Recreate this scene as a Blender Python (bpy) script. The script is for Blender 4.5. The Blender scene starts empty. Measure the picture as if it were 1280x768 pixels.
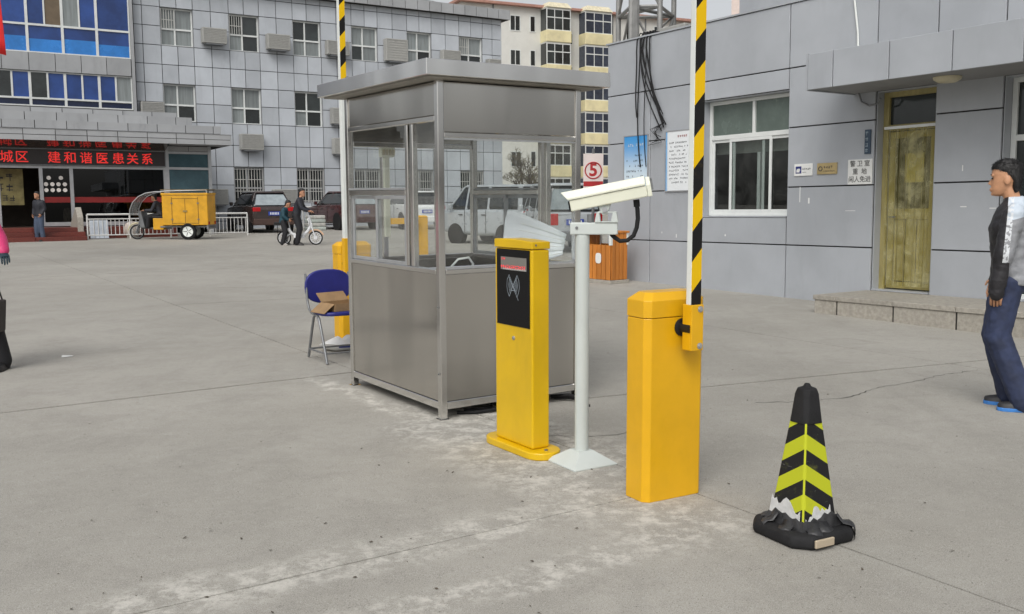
import bpy, bmesh, math, random
from mathutils import Matrix, Vector, Euler, kdtree, noise as mnoise
R_ = math.radians
random.seed(7)
scene = bpy.context.scene
COL = scene.collection

# ------------------------------------------------------------------ camera
FPX, HCAM = 1190.0, 1.55
_sl = (246 - 268) / 2754.0
_yh = 268 + _sl * (640 + 154)
PITCH, ROLL = math.atan((384 - _yh) / FPX), math.atan(_sl)
FW = Vector((0, math.cos(PITCH), -math.sin(PITCH)))
_up0 = Vector((0, math.sin(PITCH), math.cos(PITCH)))
_c, _s = math.cos(ROLL), math.sin(ROLL)
RT = Vector((1, 0, 0)) * _c + _up0 * _s
UP = Vector((-1, 0, 0)) * _s + _up0 * _c
CAM = Vector((0, 0, HCAM))
cd = bpy.data.cameras.new('camera')
cd.sensor_fit = 'HORIZONTAL'; cd.sensor_width = 36.0; cd.lens = 36.0 * FPX / 1280.0
cd.clip_start = 0.05; cd.clip_end = 2000
cam = bpy.data.objects.new('camera', cd); COL.objects.link(cam)
_b = -FW
cam.matrix_world = Matrix(((RT.x, UP.x, _b.x, CAM.x), (RT.y, UP.y, _b.y, CAM.y), (RT.z, UP.z, _b.z, CAM.z), (0, 0, 0, 1)))
scene.camera = cam

# ------------------------------------------------------------------ sky, sun, exposure (overcast day)
SUN_EL, SUN_AZ = R_(48), R_(196)      # azimuth clockwise from +Y
w = bpy.data.worlds.new('World'); scene.world = w; w.use_nodes = True
nt = w.node_tree; nt.nodes.clear()
sky = nt.nodes.new('ShaderNodeTexSky'); sky.sky_type = 'NISHITA'; sky.sun_disc = False
sky.sun_elevation = SUN_EL; sky.sun_rotation = SUN_AZ; sky.air_density = 1.0; sky.dust_density = 4.0; sky.ozone_density = 1.0
hs = nt.nodes.new('ShaderNodeHueSaturation'); hs.inputs['Saturation'].default_value = 0.17
bg = nt.nodes.new('ShaderNodeBackground'); bg.inputs['Strength'].default_value = 0.15
wo = nt.nodes.new('ShaderNodeOutputWorld')
nt.links.new(sky.outputs[0], hs.inputs['Color']); nt.links.new(hs.outputs[0], bg.inputs['Color']); nt.links.new(bg.outputs[0], wo.inputs['Surface'])
sd = bpy.data.lights.new('sun', 'SUN'); sd.energy = 1.0; sd.angle = R_(34); sd.color = (1.0, 0.96, 0.9)
sun = bpy.data.objects.new('sun', sd); COL.objects.link(sun)
_sdv = Vector((math.sin(SUN_AZ) * math.cos(SUN_EL), math.cos(SUN_AZ) * math.cos(SUN_EL), math.sin(SUN_EL)))
sun.rotation_euler = _sdv.to_track_quat('Z', 'Y').to_euler(); sun.location = (0, 0, 60)
vs = scene.view_settings
vs.view_transform = 'Standard'; vs.look = 'None'; vs.gamma = 1.0; vs.exposure = 0.02; vs.use_curve_mapping = False
scene.render.engine = 'CYCLES'
scene.cycles.max_bounces = 8; scene.cycles.transparent_max_bounces = 16
scene.cycles.use_denoising = True

# ------------------------------------------------------------------ geometry of the place: the yard slopes gently up away from the camera
GA, GB = -0.0035, 0.0168
def gz(x, y): return GA * x + GB * y
GN = Vector((-GA, -GB, 1)).normalized()
RG = Vector((0, 0, 1)).rotation_difference(GN).to_matrix().to_4x4()
def ray(px, py): return FW + RT * ((px - 640) / FPX) - UP * ((py - 384) / FPX)
def ground_at(px, py):
    d = ray(px, py); n = Vector((-GA, -GB, 1)); return CAM + d * (-(CAM.dot(n)) / d.dot(n))
def gpt(x, y): return Vector((x, y, gz(x, y)))
class Frame:
    def __init__(s, o, rotz, tilt=False):
        s.O = Vector(o); s.rz = rotz; s.tilt = tilt
        s.M = Matrix.Translation(s.O) @ (RG if tilt else Matrix()) @ Matrix.Rotation(rotz, 4, 'Z')
    def w(s, x, y, z): return s.M @ Vector((x, y, z))
    def onface(s, px, py, ax, val):
        mi = s.M.inverted(); o = mi @ CAM; d = mi.to_3x3() @ ray(px, py); return o + d * ((val - o[ax]) / d[ax])
FR = Frame((2.804, 15.824, 0.256), math.atan2(-.832, .555))      # right-hand building, x along its wall, -y towards the yard
FL = Frame((-9.38, 44.952, 0.788), math.atan2(.519, .855))       # clinic across the yard
FA = Frame((4.233, 83.0, 1.3), math.atan2(.425, .905))           # apartment block far behind
FB = Frame((-0.49, 6.422, 0.110), math.atan2(.554, .833), True)  # booth and paving grid

# ------------------------------------------------------------------ helpers
def link(o, parent=None):
    COL.objects.link(o)
    if parent is not None: o.parent = parent
    return o
class MB:
    def __init__(s): s.v = []; s.f = []; s.m = []
    def add(s, vs_, fs, mi=0):
        n = len(s.v); s.v += [tuple(v) for v in vs_]
        for f in fs: s.f.append([i + n for i in f]); s.m.append(mi)
        return s
    def box(s, x0, x1, y0, y1, z0, z1, mi=0):
        return s.add([(x0,y0,z0),(x1,y0,z0),(x1,y1,z0),(x0,y1,z0),(x0,y0,z1),(x1,y0,z1),(x1,y1,z1),(x0,y1,z1)],
                     [(0,3,2,1),(4,5,6,7),(0,1,5,4),(1,2,6,5),(2,3,7,6),(3,0,4,7)], mi)
    def obox(s, m, sx, sy, sz, mi=0):
        vs_ = [m @ Vector((a*sx/2, b*sy/2, c*sz/2)) for c in (-1,1) for a, b in ((-1,-1),(1,-1),(1,1),(-1,1))]
        return s.add(vs_, [(0,3,2,1),(4,5,6,7),(0,1,5,4),(1,2,6,5),(2,3,7,6),(3,0,4,7)], mi)
    def cyl(s, p0, p1, r0, r1=None, n=12, mi=0, caps=True):
        p0, p1 = Vector(p0), Vector(p1); r1 = r0 if r1 is None else r1
        q = (p1 - p0).to_track_quat('Z', 'Y'); vs_ = []
        for p, r in ((p0, r0), (p1, r1)):
            for i in range(n):
                a = 2*math.pi*i/n; vs_.append(p + q @ Vector((r*math.cos(a), r*math.sin(a), 0)))
        fs = [(i, (i+1) % n, n+(i+1) % n, n+i) for i in range(n)]
        if caps: fs += [tuple(range(n-1, -1, -1)), tuple(range(n, 2*n))]
        return s.add(vs_, fs, mi)
    def tube(s, pts, r, n=8, mi=0, closed=False):
        pts = [Vector(p) for p in pts]; N = len(pts); vs_ = []; fs = []
        prev = None
        for i, p in enumerate(pts):
            a = pts[(i-1) % N] if (i > 0 or closed) else p
            b = pts[(i+1) % N] if (i < N-1 or closed) else p
            t = (b - a).normalized()
            if prev is None:
                u = t.orthogonal().normalized()
            else:
                u = (prev - t * prev.dot(t)).normalized()
            prev = u; v = t.cross(u); rr = r[i] if isinstance(r, (list, tuple)) else r
            for k in range(n):
                an = 2*math.pi*k/n; vs_.append(p + u*(rr*math.cos(an)) + v*(rr*math.sin(an)))
        M_ = N if closed else N-1
        for i in range(M_):
            j = (i+1) % N
            for k in range(n): fs.append((i*n+k, i*n+(k+1) % n, j*n+(k+1) % n, j*n+k))
        if not closed: fs += [tuple(range(n-1, -1, -1)), tuple((N-1)*n+k for k in range(n))]
        return s.add(vs_, fs, mi)
    def torus(s, c, axis, R, r, n=28, m=8, mi=0):
        q = Vector(axis).to_track_quat('Z', 'Y'); c = Vector(c)
        return s.tube([c + q @ Vector((R*math.cos(2*math.pi*i/n), R*math.sin(2*math.pi*i/n), 0)) for i in range(n)], r, m, mi, True)
    def lathe(s, prof, n=20, c=(0,0,0), mi=0, caps=True):
        vs_ = []; fs = []; c = Vector(c)
        for r, z in prof:
            for i in range(n):
                a = 2*math.pi*i/n; vs_.append(c + Vector((r*math.cos(a), r*math.sin(a), z)))
        for j in range(len(prof)-1):
            for i in range(n): fs.append((j*n+i, j*n+(i+1) % n, (j+1)*n+(i+1) % n, (j+1)*n+i))
        if caps: fs += [tuple(range(n-1, -1, -1)), tuple((len(prof)-1)*n+i for i in range(n))]
        return s.add(vs_, fs, mi)
    def prism(s, poly, ax, a, b, mi=0):
        # poly in the two other axes (in x,y,z order), extruded along axis ax from a to b
        def P(p, t):
            q = list(p); q.insert(ax, t); return q
        n = len(poly); vs_ = [P(p, a) for p in poly] + [P(p, b) for p in poly]
        fs = [(i, (i+1) % n, n+(i+1) % n, n+i) for i in range(n)] + [tuple(range(n-1, -1, -1)), tuple(range(n, 2*n))]
        return s.add(vs_, fs, mi)
    def loft(s, rings, mi=0):
        n = len(rings[0]); vs_ = [p for r in rings for p in r]; fs = []
        for j in range(len(rings)-1):
            for i in range(n): fs.append((j*n+i, j*n+(i+1) % n, (j+1)*n+(i+1) % n, (j+1)*n+i))
        fs += [tuple(range(n-1, -1, -1)), tuple((len(rings)-1)*n+i for i in range(n))]
        return s.add(vs_, fs, mi)
    def ball(s, c, rx, ry=None, rz=None, n=14, m=9, mi=0, rot=None):
        ry = ry or rx; rz = rz or rx; c = Vector(c); rings = []
        for j in range(1, m):
            th = math.pi*j/m; ring = []
            for i in range(n):
                a = 2*math.pi*i/n
                v = Vector((rx*math.sin(th)*math.cos(a), ry*math.sin(th)*math.sin(a), -rz*math.cos(th)))
                if rot is not None: v = rot @ v
                ring.append(c + v)
            rings.append(ring)
        return s.loft(rings, mi)
    def mesh(s, name, mats, smooth=None):
        me = bpy.data.meshes.new(name); me.from_pydata(s.v, [], s.f)
        mats = mats if isinstance(mats, (list, tuple)) else [mats]
        for m in mats: me.materials.append(m)
        if len(mats) > 1: me.polygons.foreach_set('material_index', s.m)
        bm = bmesh.new(); bm.from_mesh(me); bmesh.ops.recalc_face_normals(bm, faces=bm.faces); bm.to_mesh(me); bm.free()
        if smooth is not None:
            me.polygons.foreach_set('use_smooth', [True]*len(me.polygons)); me.set_sharp_from_angle(angle=R_(smooth))
        me.update(); return me
    def build(s, name, mats, parent=None, smooth=None, bevel=0, seg=2, loc=None):
        o = bpy.data.objects.new(name, s.mesh(name, mats, smooth)); link(o, parent)
        if loc is not None: o.location = loc
        if bevel:
            b = o.modifiers.new('bevel', 'BEVEL'); b.width = bevel; b.segments = seg; b.limit_method = 'ANGLE'; b.angle_limit = R_(35); b.harden_normals = False
        return o
def tag(o, label, cat, group=None):
    o['label'] = label; o['category'] = cat
    if group: o['group'] = group
    return o
def struct(o): o['kind'] = 'structure'; return o
def empty(name, M_):
    o = bpy.data.objects.new(name, None); COL.objects.link(o); o.empty_display_size = .1; o.matrix_world = M_; return o
def thing(name, label, cat, M_, group=None): return tag(empty(name, M_), label, cat, group)
def gmat(x, y, rz=0, dz=0): return Matrix.Translation(gpt(x, y) + Vector((0, 0, dz))) @ RG @ Matrix.Rotation(rz, 4, 'Z')
def fmat(fr, x, y, z, rz=0): return fr.M @ Matrix.Translation((x, y, z)) @ Matrix.Rotation(rz, 4, 'Z')
def inst(name, me, parent, M_=None):
    o = bpy.data.objects.new(name, me); link(o, parent)
    if M_ is not None: o.matrix_local = M_
    return o
def copy_tree(o, parent=None):
    c = o.copy(); link(c); c.parent = parent
    if parent is not None: c.matrix_local = o.matrix_local
    for ch in [k for k in bpy.data.objects if k.parent == o]: copy_tree(ch, c)
    return c
_dg = None
def eval_mesh(o):
    bpy.context.view_layer.update()
    dg = bpy.context.evaluated_depsgraph_get()
    return bpy.data.meshes.new_from_object(o.evaluated_get(dg))
def text_mesh(s, size, mat, depth=0.0, bold=0.0, align='CENTER'):
    cu = bpy.data.curves.new('lettering', 'FONT'); cu.body = s; cu.size = size; cu.align_x = align; cu.align_y = 'CENTER'
    cu.extrude = depth; cu.offset = bold; cu.resolution_u = 3
    o = bpy.data.objects.new('lettering', cu); COL.objects.link(o)
    me = eval_mesh(o); bpy.data.objects.remove(o)
    me.materials.clear(); me.materials.append(mat)
    # lay upright: text x->x, y->z, faces -y
    me.transform(Matrix.Rotation(R_(90), 4, 'X')); return me

# ------------------------------------------------------------------ materials
def lin(c): return tuple(((v/255)/12.92 if v/255 <= .04045 else ((v/255+.055)/1.055)**2.4) for v in c)
class NT:
    def __init__(s, m): s.t = m.node_tree; s.n = s.t.nodes; s.l = s.t.links
    def new(s, t, **k):
        n = s.n.new(t)
        for a, b in k.items(): setattr(n, a, b)
        return n
    def math(s, op, a, b=None, clamp=False):
        n = s.new('ShaderNodeMath', operation=op, use_clamp=clamp)
        for i, v in enumerate((a, b)):
            if v is None: continue
            if isinstance(v, (int, float)): n.inputs[i].default_value = v
            else: s.l.new(v, n.inputs[i])
        return n.outputs[0]
    def mix(s, f, a, b, bt='MIX'):
        n = s.new('ShaderNodeMix', data_type='RGBA', blend_type=bt)
        for k, v in ((0, f), (6, a), (7, b)):
            if isinstance(v, (int, float)): n.inputs[k].default_value = v
            elif isinstance(v, tuple): n.inputs[k].default_value = (*v[:3], 1)
            else: s.l.new(v, n.inputs[k])
        return n.outputs[2]
    def noise(s, vec, scale, detail=4, rough=.55, dist=0):
        n = s.new('ShaderNodeTexNoise'); n.inputs['Scale'].default_value = scale; n.inputs['Detail'].default_value = detail
        n.inputs['Roughness'].default_value = rough; n.inputs['Distortion'].default_value = dist
        if vec is not None: s.l.new(vec, n.inputs['Vector'])
        return n.outputs['Fac']
    def ramp(s, v, a, b):
        n = s.new('ShaderNodeMapRange', interpolation_type='SMOOTHSTEP'); n.inputs[1].default_value = a; n.inputs[2].default_value = b
        s.l.new(v, n.inputs[0]); return n.outputs[0]
    def scalev(s, vec, sc):
        n = s.new('ShaderNodeVectorMath', operation='MULTIPLY'); n.inputs[1].default_value = sc; s.l.new(vec, n.inputs[0]); return n.outputs[0]
def newmat(name):
    m = bpy.data.materials.new(name); m.use_nodes = True; t = NT(m); b = t.n['Principled BSDF']; return m, t, b
def mat(name, col, rough=.6, metal=0, var=.14, scale=4, bump=0, bscale=60, rnd=0, coat=0, emit=0, stretch=None, dirt=0, spec=None, dstretch=None):
    m, t, b = newmat(name)
    g = t.new('ShaderNodeNewGeometry'); pos = g.outputs['Position']
    if stretch: pos = t.scalev(pos, stretch)
    f = t.noise(pos, scale, 5, .6)
    a = tuple(max(0, c*(1-var)) for c in col); c2 = tuple(min(1, c*(1+var)) for c in col)
    c = t.mix(t.ramp(f, .3, .7), a, c2)
    if dirt:
        d = t.noise(t.scalev(g.outputs['Position'], dstretch) if dstretch else g.outputs['Position'], 1.7, 6, .7, .4); c = t.mix(t.math('MULTIPLY', t.ramp(d, .5, .8), dirt), c, tuple(x*.45 for x in col))
    if rnd:
        oi = t.new('ShaderNodeObjectInfo'); k = t.math('ADD', t.math('MULTIPLY', oi.outputs['Random'], 2*rnd), 1-rnd)
        n = t.new('ShaderNodeVectorMath', operation='SCALE'); t.l.new(c, n.inputs[0]); t.l.new(k, n.inputs['Scale']); c = n.outputs[0]
    t.l.new(c, b.inputs['Base Color'])
    r = t.math('ADD', t.math('MULTIPLY', t.math('SUBTRACT', f, .5), .25), rough, True); t.l.new(r, b.inputs['Roughness'])
    b.inputs['Metallic'].default_value = metal
    if spec is not None: b.inputs['Specular IOR Level'].default_value = spec
    if coat: b.inputs['Coat Weight'].default_value = coat; b.inputs['Coat Roughness'].default_value = .08
    if emit:
        b.inputs['Emission Color'].default_value = (*col, 1); b.inputs['Emission Strength'].default_value = emit
    if bump:
        bn = t.new('ShaderNodeBump'); bn.inputs['Strength'].default_value = bump; bn.inputs['Distance'].default_value = .01
        t.l.new(t.noise(pos, bscale, 4), bn.inputs['Height']); t.l.new(bn.outputs[0], b.inputs['Normal'])
    return m
def glass(name, tint=(.9, .94, .93), ior=1.5, haze_=.0, rough=.0, strength=1.0, hcol=(.6, .6, .58)):
    m, t, b = newmat(name); t.n.remove(b)
    tr = t.new('ShaderNodeBsdfTransparent'); tr.inputs['Color'].default_value = (*tint, 1)
    gl = t.new('ShaderNodeBsdfGlossy'); gl.inputs['Roughness'].default_value = rough; gl.inputs['Color'].default_value = (strength,)*3 + (1,)
    lw = t.new('ShaderNodeLayerWeight'); lw.inputs['Blend'].default_value = .5
    r0 = ((ior-1)/(ior+1))**2; fr = t.math('ADD', t.math('MULTIPLY', t.math('POWER', lw.outputs['Facing'], 4.5), 1-r0), r0)
    ms = t.new('ShaderNodeMixShader'); t.l.new(fr, ms.inputs[0]); t.l.new(tr.outputs[0], ms.inputs[1]); t.l.new(gl.outputs[0], ms.inputs[2])
    last = ms.outputs[0]
    if haze_:
        df = t.new('ShaderNodeBsdfDiffuse'); df.inputs['Color'].default_value = (*hcol, 1)
        g = t.new('ShaderNodeNewGeometry'); n = t.noise(g.outputs['Position'], 3, 6, .7, .6)
        m2 = t.new('ShaderNodeMixShader'); t.l.new(t.math('MULTIPLY', t.ramp(n, .3, .75), haze_), m2.inputs[0]); t.l.new(last, m2.inputs[1]); t.l.new(df.outputs[0], m2.inputs[2]); last = m2.outputs[0]
    t.l.new(last, t.n['Material Output'].inputs['Surface']); return m

# ------------------------------------------------------------------ shared materials
def concrete_mat():
    m, t, b = newmat('yard_concrete')
    g = t.new('ShaderNodeNewGeometry'); pos = g.outputs['Position']
    big = t.noise(pos, .35, 5, .6, .3); mid = t.noise(pos, 2.2, 6, .65, .5); fine = t.noise(pos, 26, 6, .7); spk = t.noise(pos, 120, 2, .5)
    c = t.mix(t.ramp(big, .3, .7), lin((150, 147, 139)), lin((168, 165, 157)))
    c = t.mix(t.math('MULTIPLY', t.ramp(mid, .42, .72), .5), c, lin((138, 135, 128)))
    c = t.mix(t.math('MULTIPLY', t.ramp(fine, .45, .8), .35), c, lin((188, 186, 180)))
    c = t.mix(t.math('MULTIPLY', t.ramp(t.noise(pos, 1.1, 7, .75, 1.2), .60, .75), .35), c, lin((128, 124, 116)))
    # long faint tyre smears along the driveway
    sm = t.new('ShaderNodeMapping'); sm.inputs['Rotation'].default_value = (0, 0, -FB.rz); sm.inputs['Scale'].default_value = (2.2, .16, 1); t.l.new(pos, sm.inputs['Vector'])
    c = t.mix(t.math('MULTIPLY', t.ramp(t.noise(sm.outputs[0], 1.4, 5, .6), .55, .78), .22), c, lin((120, 117, 111)))
    c = t.mix(t.math('MULTIPLY', t.ramp(t.noise(pos, 13, 6, .75), .48, .7), .38), c, lin((134, 131, 124)))
    pit = t.ramp(spk, .66, .70)
    pit2 = t.ramp(t.noise(pos, 42, 3, .6), .69, .73)
    c = t.mix(t.math('MULTIPLY', t.ramp(t.noise(pos, 240, 2, .6), .50, .64), .55), c, lin((112, 109, 103)))
    c = t.mix(t.math('MULTIPLY', t.ramp(t.noise(pos, 300, 2, .6), .53, .66), .5), c, lin((205, 203, 197)))
    c = t.mix(t.math('MULTIPLY', pit, .6), c, lin((104, 100, 93)))
    c = t.mix(t.math('MULTIPLY', pit2, .6), c, lin((95, 91, 85)))
    # cement spilled while the posts were set: a band and a patch, in paving coordinates
    mp = t.new('ShaderNodeVectorMath', operation='SUBTRACT'); mp.inputs[1].default_value = FB.O; t.l.new(pos, mp.inputs[0])
    def dot(v):
        n = t.new('ShaderNodeVectorMath', operation='DOT_PRODUCT'); n.inputs[1].default_value = v; t.l.new(mp.outputs[0], n.inputs[0]); return n.outputs['Value']
    lx, ly = dot((.833, .554, 0)), dot((-.554, .833, 0))
    def band(v, c0, hw, soft):
        return t.ramp(t.math('ABSOLUTE', t.math('SUBTRACT', v, c0)), hw+soft, hw)
    wob = t.math('MULTIPLY', t.math('SUBTRACT', t.noise(pos, 2.5, 4), .5), .3)
    lyw = t.math('ADD', ly, wob); lxw = t.math('ADD', lx, wob)
    m1 = t.math('MULTIPLY', band(lyw, -1.97, .05, .22), band(lx, -1.2, 1.35, .5))
    m2 = t.math('MULTIPLY', band(lxw, -.10, .14, .4), band(ly, -1.3, 1.15, .5))
    m3 = t.math('MULTIPLY', band(lyw, -2.55, .05, .15), band(lx, -1.0, .8, .4))
    m4 = t.math('MULTIPLY', band(lxw, .25, .2, .3), band(ly, -.5, .9, .5))
    m5 = t.math('MULTIPLY', band(lxw, -.12, .04, .12), band(ly, .6, 1.2, .4))
    mm = t.math('MAXIMUM', t.math('MAXIMUM', m1, m2), t.math('MAXIMUM', t.math('MAXIMUM', m3, m4), m5))
    br = t.ramp(t.noise(pos, 9, 10, .8, .15), .44, .62)
    c = t.mix(t.math('MULTIPLY', t.math('MULTIPLY', mm, br), .62), c, lin((214, 211, 203)))
    t.l.new(c, b.inputs['Base Color']); b.inputs['Roughness'].default_value = .85
    b.inputs['Specular IOR Level'].default_value = .3
    h = t.math('ADD', t.math('MULTIPLY', fine, .6), t.math('MULTIPLY', t.math('MAXIMUM', pit, pit2), -.6))
    bn = t.new('ShaderNodeBump'); bn.inputs['Strength'].default_value = .5; bn.inputs['Distance'].default_value = .006
    t.l.new(h, bn.inputs['Height']); t.l.new(bn.outputs[0], b.inputs['Normal'])
    return m
def steel_mat(name='brushed_steel', col=(.60, .58, .545), rough=.17, horiz=True):
    m, t, b = newmat(name)
    g = t.new('ShaderNodeNewGeometry'); pos = g.outputs['Position']
    cl = t.noise(t.scalev(pos, (2.6, 2.6, .5)), 1.5, 1, .4, .2)
    c = t.mix(t.math('MULTIPLY', t.ramp(cl, .3, .7), .6), col, tuple(v*.74 for v in col))
    t.l.new(c, b.inputs['Base Color']); b.inputs['Metallic'].default_value = 1
    r = t.math('ADD', t.math('MULTIPLY', cl, .2), rough-.1); t.l.new(r, b.inputs['Roughness'])
    return m
def stripe_mat(name, period, kx, yellow, black, cone=False, off=0.0):
    m, t, b = newmat(name)
    tc = t.new('ShaderNodeTexCoord'); sp = t.new('ShaderNodeSeparateXYZ'); t.l.new(tc.outputs['Object'], sp.inputs[0])
    x = sp.outputs['X']
    if cone: x = t.math('ABSOLUTE', x)
    v = t.math('ADD', sp.outputs['Z'], t.math('MULTIPLY', x, kx))
    v = t.math('SUBTRACT', v, .488 if cone else -off)
    fr = t.math('FRACT', t.math('DIVIDE', v, period))
    f = t.math('GREATER_THAN', fr, .5)
    if cone: f = t.math('MAXIMUM', f, t.math('LESS_THAN', x, .0045))
    g = t.new('ShaderNodeNewGeometry'); n = t.noise(g.outputs['Position'], 14, 6, .7)
    c = t.mix(f, black, yellow)
    c = t.mix(t.math('MULTIPLY', t.ramp(n, .55, .85), .5 if cone else .2), c, tuple(v_*.55 + .05 for v_ in yellow))
    if cone:
        sc = t.ramp(t.noise(t.scalev(tc.outputs['Object'], (1, 1, 2.2)), 16, 5, .7, 1.5), .66, .69)
        c = t.mix(t.math('MULTIPLY', sc, .5), c, (.25, .25, .22))
    t.l.new(c, b.inputs['Base Color']); b.inputs['Roughness'].default_value = .5; b.inputs['Specular IOR Level'].default_value = .2
    return m
CONC = concrete_mat()
STEEL = steel_mat(); STEELV = mat('steel_tube', (.70, .69, .67), .17, metal=1, var=.03, scale=3); ROOFST = steel_mat('steel_roof_edge', (.86, .85, .83), .20)
YEL = mat('yellow_enamel', lin((216, 176, 6)), .36, var=.06, scale=3, dirt=.22, dstretch=(3, 3, .8), bump=.03, bscale=300, coat=.15)
YEL2 = mat('amber_enamel', lin((224, 170, 14)), .38, var=.06, scale=3, dirt=.22, dstretch=(3, 3, .8), bump=.05, bscale=260, coat=.1)
WHITEP = mat('white_enamel', lin((222, 226, 222)), .4, var=.05)
CREAMP = mat('cream_enamel', lin((226, 228, 210)), .42, var=.05)
BLACKP = mat('black_plastic', (.012, .012, .013), .45, var=.3, spec=.3)
RUBBER = mat('black_rubber', (.016, .016, .017), .75, var=.35, bump=.25, bscale=90, spec=.25)
BGLASS = mat('black_acrylic', (.004, .004, .005), .14, var=.2, spec=.22)
DARK = mat('dark_recess', (.02, .02, .02), .9)
JOINT = mat('dark_joint', (.045, .043, .04), .95); JOINTL = mat('grey_joint', (.05, .05, .05), .95)
PANELR = mat('grey_cladding', lin((166, 170, 175)), .46, var=.06, scale=1.2, bump=.03, bscale=30, rnd=.05, dirt=.16, dstretch=(1.6, 1.6, .35))
TILEL = mat('clinic_cladding', lin((178, 183, 189)), .5, var=.06, scale=1.0, rnd=.12, dirt=.24, dstretch=(1.2, 1.2, .25))
TILEC = mat('canopy_cladding', lin((158, 160, 162)), .55, var=.06, scale=1.0, rnd=.08, dirt=.4, dstretch=(1.5, 1.5, .3))
WINW = mat('white_window_frame', lin((215, 218, 216)), .45, var=.05)
WPANE = mat('dark_window_glass', (.022, .027, .027), .05, var=.4, scale=.9, rnd=.5, coat=.3)
WPANEG = mat('frosted_green_glass', lin((96, 108, 102)), .25, var=.15, scale=3, rnd=.1)
CURT = mat('curtained_glass', lin((128, 134, 134)), .22, var=.16, scale=2, rnd=.18, stretch=(6, 6, .4))
BLUEG = mat('blue_curtain_glass', lin((40, 68, 128)), .15, var=.22, scale=1.2, rnd=.28)
LBLUEG = mat('light_blue_panel', lin((52, 128, 205)), .25, var=.12, scale=2, rnd=.15)
ACM = mat('air_conditioner_casing', lin((158, 158, 154)), .6, var=.12, scale=9, rnd=.1, dirt=.25, stretch=(1, 1, 6))
GREYMET = mat('grey_metal', lin((120, 122, 124)), .45, metal=.4, var=.1)
ALU = mat('aluminium_frame', lin((176, 178, 180)), .38, metal=.5, var=.08)
RAILW = mat('pale_railing_paint', lin((205, 205, 202)), .4, var=.06)
GRANR = mat('red_granite', lin((104, 50, 42)), .35, var=.3, scale=30, rnd=.12)
STONE = mat('grey_granite', lin((158, 153, 143)), .75, var=.16, scale=22, bump=.1, bscale=80, rnd=.06, dirt=.3)
PAPERW = mat('white_board', lin((226, 227, 224)), .5, var=.04)
INK = mat('dark_print', (.05, .05, .06), .7)
SKIN = mat('skin', lin((196, 146, 112)), .5, var=.08, scale=25)
SKIN2 = mat('skin_far', lin((180, 132, 104)), .55, var=.08, scale=25)
HAIR = mat('black_hair', (.010, .009, .009), .55, var=.5, scale=60, bump=.5, bscale=140, stretch=(1, 1, .25))
GLASSB = glass('booth_glass', (.975, .985, .98), 1.5, .035)


# ------------------------------------------------------------------ ground: concrete yard of big slabs with open joints
GM = FB.M
mb = MB(); mb.add([(-260, -60, -.009), (260, -60, -.009), (260, 420, -.009), (-260, 420, -.009)], [(0, 1, 2, 3)])
ground = struct(mb.build('ground', JOINT)); ground.matrix_world = GM
def jit(k, t, amp=.004):
    return (mnoise.noise(Vector((k*3.7, t*2.1, 1.3)))*.6 + mnoise.noise(Vector((k*9.1, t*9.0, 5.3)))*.4)*amp*2
def slab(c4, key, gap=.006):
    # c4: corners counter-clockwise in paving coordinates; edges roughened where near the camera
    pts = []
    cx = sum(p[0] for p in c4)/4; cy = sum(p[1] for p in c4)/4
    gaps = []
    for i in range(4):
        a, b = Vector(c4[i]), Vector(c4[(i+1) % 4]); gaps.append((.004 if (abs(a.y+2) < .05 and abs(b.y+2) < .05) else .017) if abs(b.x-a.x) > abs(b.y-a.y) else gap)
    for i in range(4):
        gap = gaps[i]; pg = gaps[i-1]
        a, b = Vector(c4[i]), Vector(c4[(i+1) % 4]); d = b-a; L_ = d.length; nrm = Vector((-d.y, d.x)).normalized()
        near = min(abs(a.y), abs(b.y)) < 16 and abs(cx) < 16
        n = max(1, int(L_/.08)) if near else 1
        for j in range(n):
            t_ = j/n; p = a + d*t_ + nrm*(gap + (jit(key+i, t_*L_) if (near and 0 < j) else 0)); 
            if j == 0: 
                pd = (a - Vector(c4[i-1])).normalized(); pn = Vector((-pd.y, pd.x)); p = a + nrm*gap + pn*pg
            pts.append(p)
    n = len(pts)
    vs_ = [(p.x, p.y, 0) for p in pts] + [(p.x, p.y, -.03) for p in pts]
    m_ = MB(); m_.add(vs_, [tuple(range(n))] + [(i, n+i, n+(i+1) % n, (i+1) % n) for i in range(n)])
    o = m_.build('concrete_slab', CONC, ground)
    return o
key = 0
lcols = [-57, -48, -39, -30, -20, -9.0, .3]
rcols = [.3, 4.85, 9.4, 14, 19, 28, 40, 60]
lrows = [-20, -8, -2, 2, 14.4, 19, 24, 30, 36, 44, 52, 62, 80, 110]
for i in range(len(lcols)-1):
    for j in range(len(lrows)-1):
        key += 4; slab([(lcols[i], lrows[j]), (lcols[i+1], lrows[j]), (lcols[i+1], lrows[j+1]), (lcols[i], lrows[j+1])], key)
def ry(k, x):
    return (-20, -8, .25-.2*x, 8.2-.12*x, 14.4, 19, 24, 30, 36, 44, 52, 62, 80, 110)[k]
for i in range(len(rcols)-1):
    for k in range(13):
        key += 4; a, b = rcols[i], rcols[i+1]
        slab([(a, ry(k, a)), (b, ry(k, b)), (b, ry(k+1, b)), (a, ry(k+1, a))], key)
# far apron beyond the slabs
mb = MB(); mb.add([(-260, 110.02, -.004), (260, 110.02, -.004), (260, 420, -.004), (-260, 420, -.004)], [(0, 1, 2, 3)])
mb.add([(-260, -60, -.004), (-57.02, -60, -.004), (-57.02, 110, -.004), (-260, 110, -.004)], [(0, 1, 2, 3)])
mb.add([(60.02, -60, -.004), (260, -60, -.004), (260, 110, -.004), (60.02, 110, -.004)], [(0, 1, 2, 3)])
mb.add([(-57, -60, -.004), (60, -60, -.004), (60, -20.02, -.004), (-57, -20.02, -.004)], [(0, 1, 2, 3)])
mb.build('concrete_apron', CONC, ground)
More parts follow.
